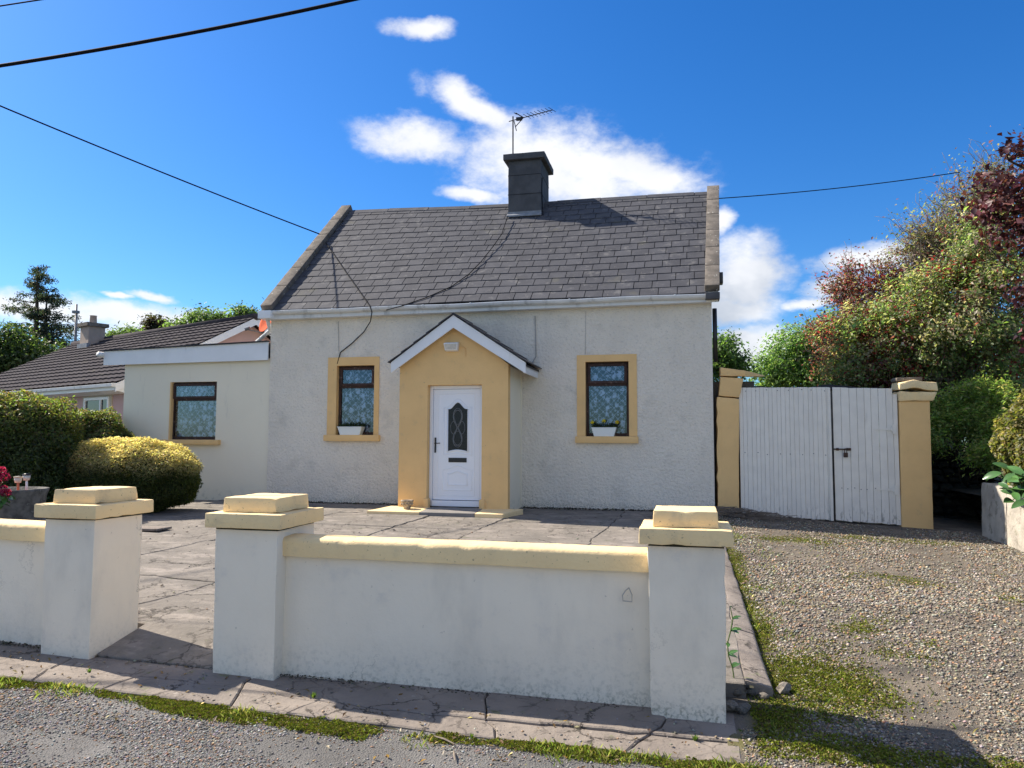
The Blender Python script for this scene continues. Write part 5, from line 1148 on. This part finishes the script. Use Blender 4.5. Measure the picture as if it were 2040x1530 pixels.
GRAVP = [(.26, .23, .18), (.21, .195, .165), (.31, .275, .215), (.33, .25, .16), (.32, .305, .27), (.17, .157, .135), (.27, .205, .135), (.45, .405, .33), (.23, .217, .19), (.36, .225, .135), (.10, .095, .085), (.24, .212, .165), (.29, .26, .205)]
ROADP = [(.36, .22, .13), (.26, .255, .245), (.20, .197, .19), (.33, .32, .305), (.16, .155, .15), (.38, .37, .35), (.24, .23, .215), (.30, .29, .28), (.34, .24, .17)]
nm = lambda x, y: 1-.85*moss(x, y)
scatter('gravel', 'loose brown and grey gravel covering the driveway', 'gravel', 150000, (.26, 4.46), (-9.4, -.1), zdrive_s, GRAVP, .006, .030, 401, lambda x, y: (1-.55*moss(x, y))*clampf(.75+1.1*mnoise.noise(Vector((x*1.1, y*.7, 6)))-.35*math.exp(-((x-1.35)/.22)**2)-.35*math.exp(-((x-2.95)/.25)**2), .12, 1)*(clampf((x-(.40+.16*(-y/9)))*6, 0, 1) if y > -8.95 else (1 if x > .28 else 0)))
scatter('road_chippings', 'grey stone chippings on the road in front of the wall', 'gravel', 76000, (-5.2, 2.4), (-10.6, -9.30), zroad, ROADP, .008, .026, 402, lambda x, y: nm(x, y)*clampf(.62+1.5*mnoise.noise(Vector((x*1.3, y*1.8, 21)))+.6*mnoise.noise(Vector((x*4, y*4, 3))), .10, 1)*(1 if (y < path_edge(x)-.01 or x > .3) else 0))
scatter('path_pebbles', 'scattered pebbles and crumbs on the footpath', 'gravel', 420, (-5.2, .26), (-9.5, -8.93), lambda x, y: zf(x)+.02*clampf(y+9, -.6, .2)+.004, GRAVP+ROADP, .006, .03, 403, lambda x, y: 1 if y > path_edge(x) else 0)
scatter('yard_crumbs', 'small stones scattered over the cracked yard', 'gravel', 900, (-7, .3), (-8.4, -1.7), lambda x, y: zyard(x, y)+.003, GRAVP, .006, .03, 404)
def moss_obj(name, label, n, xr, yr, zfun, seed, cond):
    rng = np.random.default_rng(seed); L = []
    while sum(len(a) for a in L) < n:
        x = rng.uniform(*xr, n); y = rng.uniform(*yr, n); r = rng.random(n); k = np.array([r_ < (moss(a, b_)-.10)*1.2*min(1, (4.5/math.hypot(a, b_-CAM.y))**1.5) and cond(a, b_) for a, b_, r_ in zip(x, y, r)]); L.append(np.c_[x, y][k])
    XY = np.concatenate(L)[:n]; z = np.array([zfun(a, b_)+.02*max(0, mnoise.noise(Vector((a*12, b_*12, 2)))) for a, b_ in XY]); n = len(XY); P = np.c_[XY, z+.004]
    V, T, C = leaf_arrays(P, .018*(.6+.9*rng.random(n)), .55, pick_cols([(.15, .18, .02), (.20, .22, .03), (.10, .13, .02), (.22, .20, .06), (.13, .10, .05), (.17, .21, .03)], n, rng, .25), rng, .0, fold=.5)
    o = mesh_arrays(name, V, T, MOSS, None, C); tag(o, label, 'moss', kind='stuff')
moss_obj('moss', 'bright green moss along the edge of the footpath', 22000, (-5.2, .5), (-9.85, -9.3), zroad, 411, lambda x, y: y < path_edge(x)+.01)
moss_obj('driveway_moss', 'green moss along the edge of the driveway behind the corner pillar', 36000, (.25, 4.3), (-9.3, -.8), zdrive_s, 412, lambda x, y: x > .36)
# tufts of weeds in the joints
def tuft(name, label, p, n, h, seed, pal):
    rng = np.random.default_rng(seed); V = []; T = []; p = Vector(p)
    for i in range(n):
        th = rng.uniform(0, 2*math.pi); r = abs(rng.normal())*h*.35; b0_ = p+Vector((math.cos(th)*r*.5, math.sin(th)*r*.5, 0)); tip = b0_+Vector((math.cos(th)*h*.6*rng.random(), math.sin(th)*h*.6*rng.random(), h*rng.uniform(.4, 1))); s_ = Vector((-math.sin(th), math.cos(th), 0))*h*.07
        k = len(V); V += [b0_-s_, b0_+s_, (b0_+tip)/2+s_+Vector((0, 0, h*.1)), tip, (b0_+tip)/2-s_+Vector((0, 0, h*.1))]; T += [(k, k+1, k+2), (k, k+2, k+4), (k+4, k+2, k+3)]
    o = mesh_arrays(name, np.array([tuple(v) for v in V]), np.array(T), LEAF, None, np.repeat(pick_cols(pal, n, rng), 5, 0)); tag(o, label, 'weed', 'small weeds in cracks'); return o
GW = [(.09, .15, .03), (.12, .19, .04), (.07, .12, .03)]
for i, (px, py, z_, h, lab) in enumerate(((665, 1000, .0, .07, 'small green weed at the foot of the cottage wall beside the porch'), (178, 1340, -.29, .05, 'flat green weed in the path joint in front of the gateway'), (625, 1390, -.35, .06, 'small weed on the path at the foot of the long wall'), (1385, 1475, -.43, .06, 'small weed in the path in front of the corner pillar'), (1475, 1462, -.44, .05, 'green sprig at the driveway corner of the footpath'), (940, 1470, -.41, .045, 'tiny weed in the moss below the middle of the long wall'))):
    p = onZ(px, py, z_); tuft('weed', lab, p, 40, h*.6, 500+i, GW)
# litter: dead leaves and straws
rng = np.random.default_rng(91); n = 700; x = np.r_[rng.uniform(.5, 4.4, 450), rng.uniform(-4.8, .3, 250)]; y = np.r_[rng.uniform(-9.2, -.2, 450), rng.uniform(-9.9, -8.95, 250)]
z = np.array([zdrive_s(a, b_)+.014 if a > .35 else (zf(a)+.02*clampf(b_+9, -.6, .2)+.006 if b_ > path_edge(a) else zroad(a, b_)+.014) for a, b_ in zip(x, y)])
V, T, C = leaf_arrays(np.c_[x, y, z], .03*(.5+rng.random(n)), .45, pick_cols([(.30, .19, .10), (.20, .12, .06), (.45, .38, .28), (.12, .08, .05)], n, rng), rng, 1.5)
tag(mesh_arrays('leaf_litter', V, T, LEAF, None, C), 'dead leaves and bits scattered over driveway and path', 'leaf litter', kind='stuff')
for i, (px, py, z_, L, th, lab) in enumerate(((885, 1480, -.42, .16, -.5, 'dry stick lying in the moss below the long wall'), (905, 1512, -.43, .12, -1.2, 'short dry stalk on the road chippings'), (1495, 1247, -.36, .14, -.4, 'pale splinter of wood on the edge of the driveway'), (1500, 1062, -.1, .25, -.4, 'pale twig lying in front of the white gates'))):
    p = onZ(px, py, z_)+Vector((0, 0, .015)); d = Vector((math.cos(th), math.sin(th), 0))*L/2; o = MB().tube([p-d, p+Vector((0, 0, .006)), p+d], [.005, .006, .003], 5).build('stick', TWIGM if i < 2 else PALEST, None); tag(o, lab, 'stick', 'fallen sticks')
dm = onZ(300, 1052, -.02); MB_ = rough('drain_cover', (dm.x-.22, dm.x+.22, dm.y-.16, dm.y+.16, dm.z-.02, dm.z+.010), CONCP, None, bev=.006, jit=.002, cut=.2); tag(MB_, 'pale rectangular drain cover set in the yard by the golden shrub', 'drain cover')

rng = np.random.default_rng(61); rs_ = []
for k_ in range(3):
    bm = bmesh.new(); bmesh.ops.create_icosphere(bm, subdivisions=2, radius=.5)
    for v in bm.verts: v.co *= 1+.45*mnoise.noise(v.co*2.5+Vector((k_*7, 3, 0)))
    me = bpy.data.meshes.new('loose_stone'); bm.to_mesh(me); bm.free(); me.materials.append(STONE); rs_.append(me)
for i in range(10):
    o = bpy.data.objects.new('loose_stone', rs_[i % 3]); COL.objects.link(o); x = rng.uniform(.24, .62); y = rng.uniform(-8.75, -8.3); sc = rng.uniform(.04, .10)
    o.location = (x, y, zdrive(x, y)+sc*.25); o.scale = (sc*1.2, sc, sc*.8); o.rotation_euler = (0, 0, rng.uniform(0, 6)); tag(o, 'rough stone lying in the corner between the kerb and the corner pillar', 'stone', 'stones behind the corner pillar')

wallface = lambda x: -8.92+.13*clampf((x+2.65)/2.42, 0, 1)
scatter('wall_foot_debris', 'dark crumbs of soil and grit along the foot of the low walls', 'grit', 2600, (-5.2, .2), (-9.12, -8.80), lambda x, y: zf(x)+.02*clampf(y+9, -.6, .2)+.003, [(.05, .042, .032), (.08, .065, .05), (.12, .10, .08), (.06, .07, .03), (.20, .17, .14)], .006, .024, 421, lambda x, y: math.exp(-((y-(wallface(x)-.015))/.035)**2)*(.4+.9*abs(mnoise.noise(Vector((x*3, 0, 1))))), near=False)
scatter('house_foot_debris', 'dark grit along the foot of the cottage wall', 'grit', 1500, (-8, .45), (-.22, -.01), lambda x, y: zyard(x, y)+.004, [(.05, .042, .032), (.08, .065, .05), (.12, .10, .08), (.05, .07, .03)], .012, .04, 422, lambda x, y: math.exp(y/.06) if not -5.0 < x < -2.9 else 0, near=False)
rng = np.random.default_rng(33); n = 2600; bx_ = []; 
while len(bx_) < n:
    if rng.random() < .45: x = rng.uniform(-5, .4); y = path_edge(x)-abs(rng.normal())*.09
    else: x = .46+abs(rng.normal())*.25+(rng.random() < .2)*rng.random()*1.2; y = rng.uniform(-9.3, -2)
    if mnoise.noise(Vector((x*2.5, y*2.5, 12))) > .12: bx_.append((x, y, zdrive_s(x, y) if x > .36 else zroad(x, y)))
V = []; T = []
for x, y, z in bx_:
    th = rng.uniform(0, 6.28); h = rng.uniform(.012, .05); l = rng.uniform(.2, .9)*h; b0_ = Vector((x, y, z-.003)); d = Vector((math.cos(th), math.sin(th), 0)); sd_ = Vector((-d.y, d.x, 0))*.0028
    k = len(V); V += [b0_-sd_, b0_+sd_, b0_+d*l*.4+Vector((0, 0, h*.7)), b0_+d*l+Vector((0, 0, h))]; T += [(k, k+1, k+2), (k+1, k+3, k+2)]
tag(mesh_arrays('grass', np.array([tuple(v) for v in V]), np.array(T), LEAF, None, np.repeat(pick_cols([(.16, .22, .05), (.22, .24, .08), (.12, .17, .04), (.28, .24, .12)], n, rng), 4, 0)), 'thin short grass growing through the moss and gravel edges', 'grass', kind='stuff')
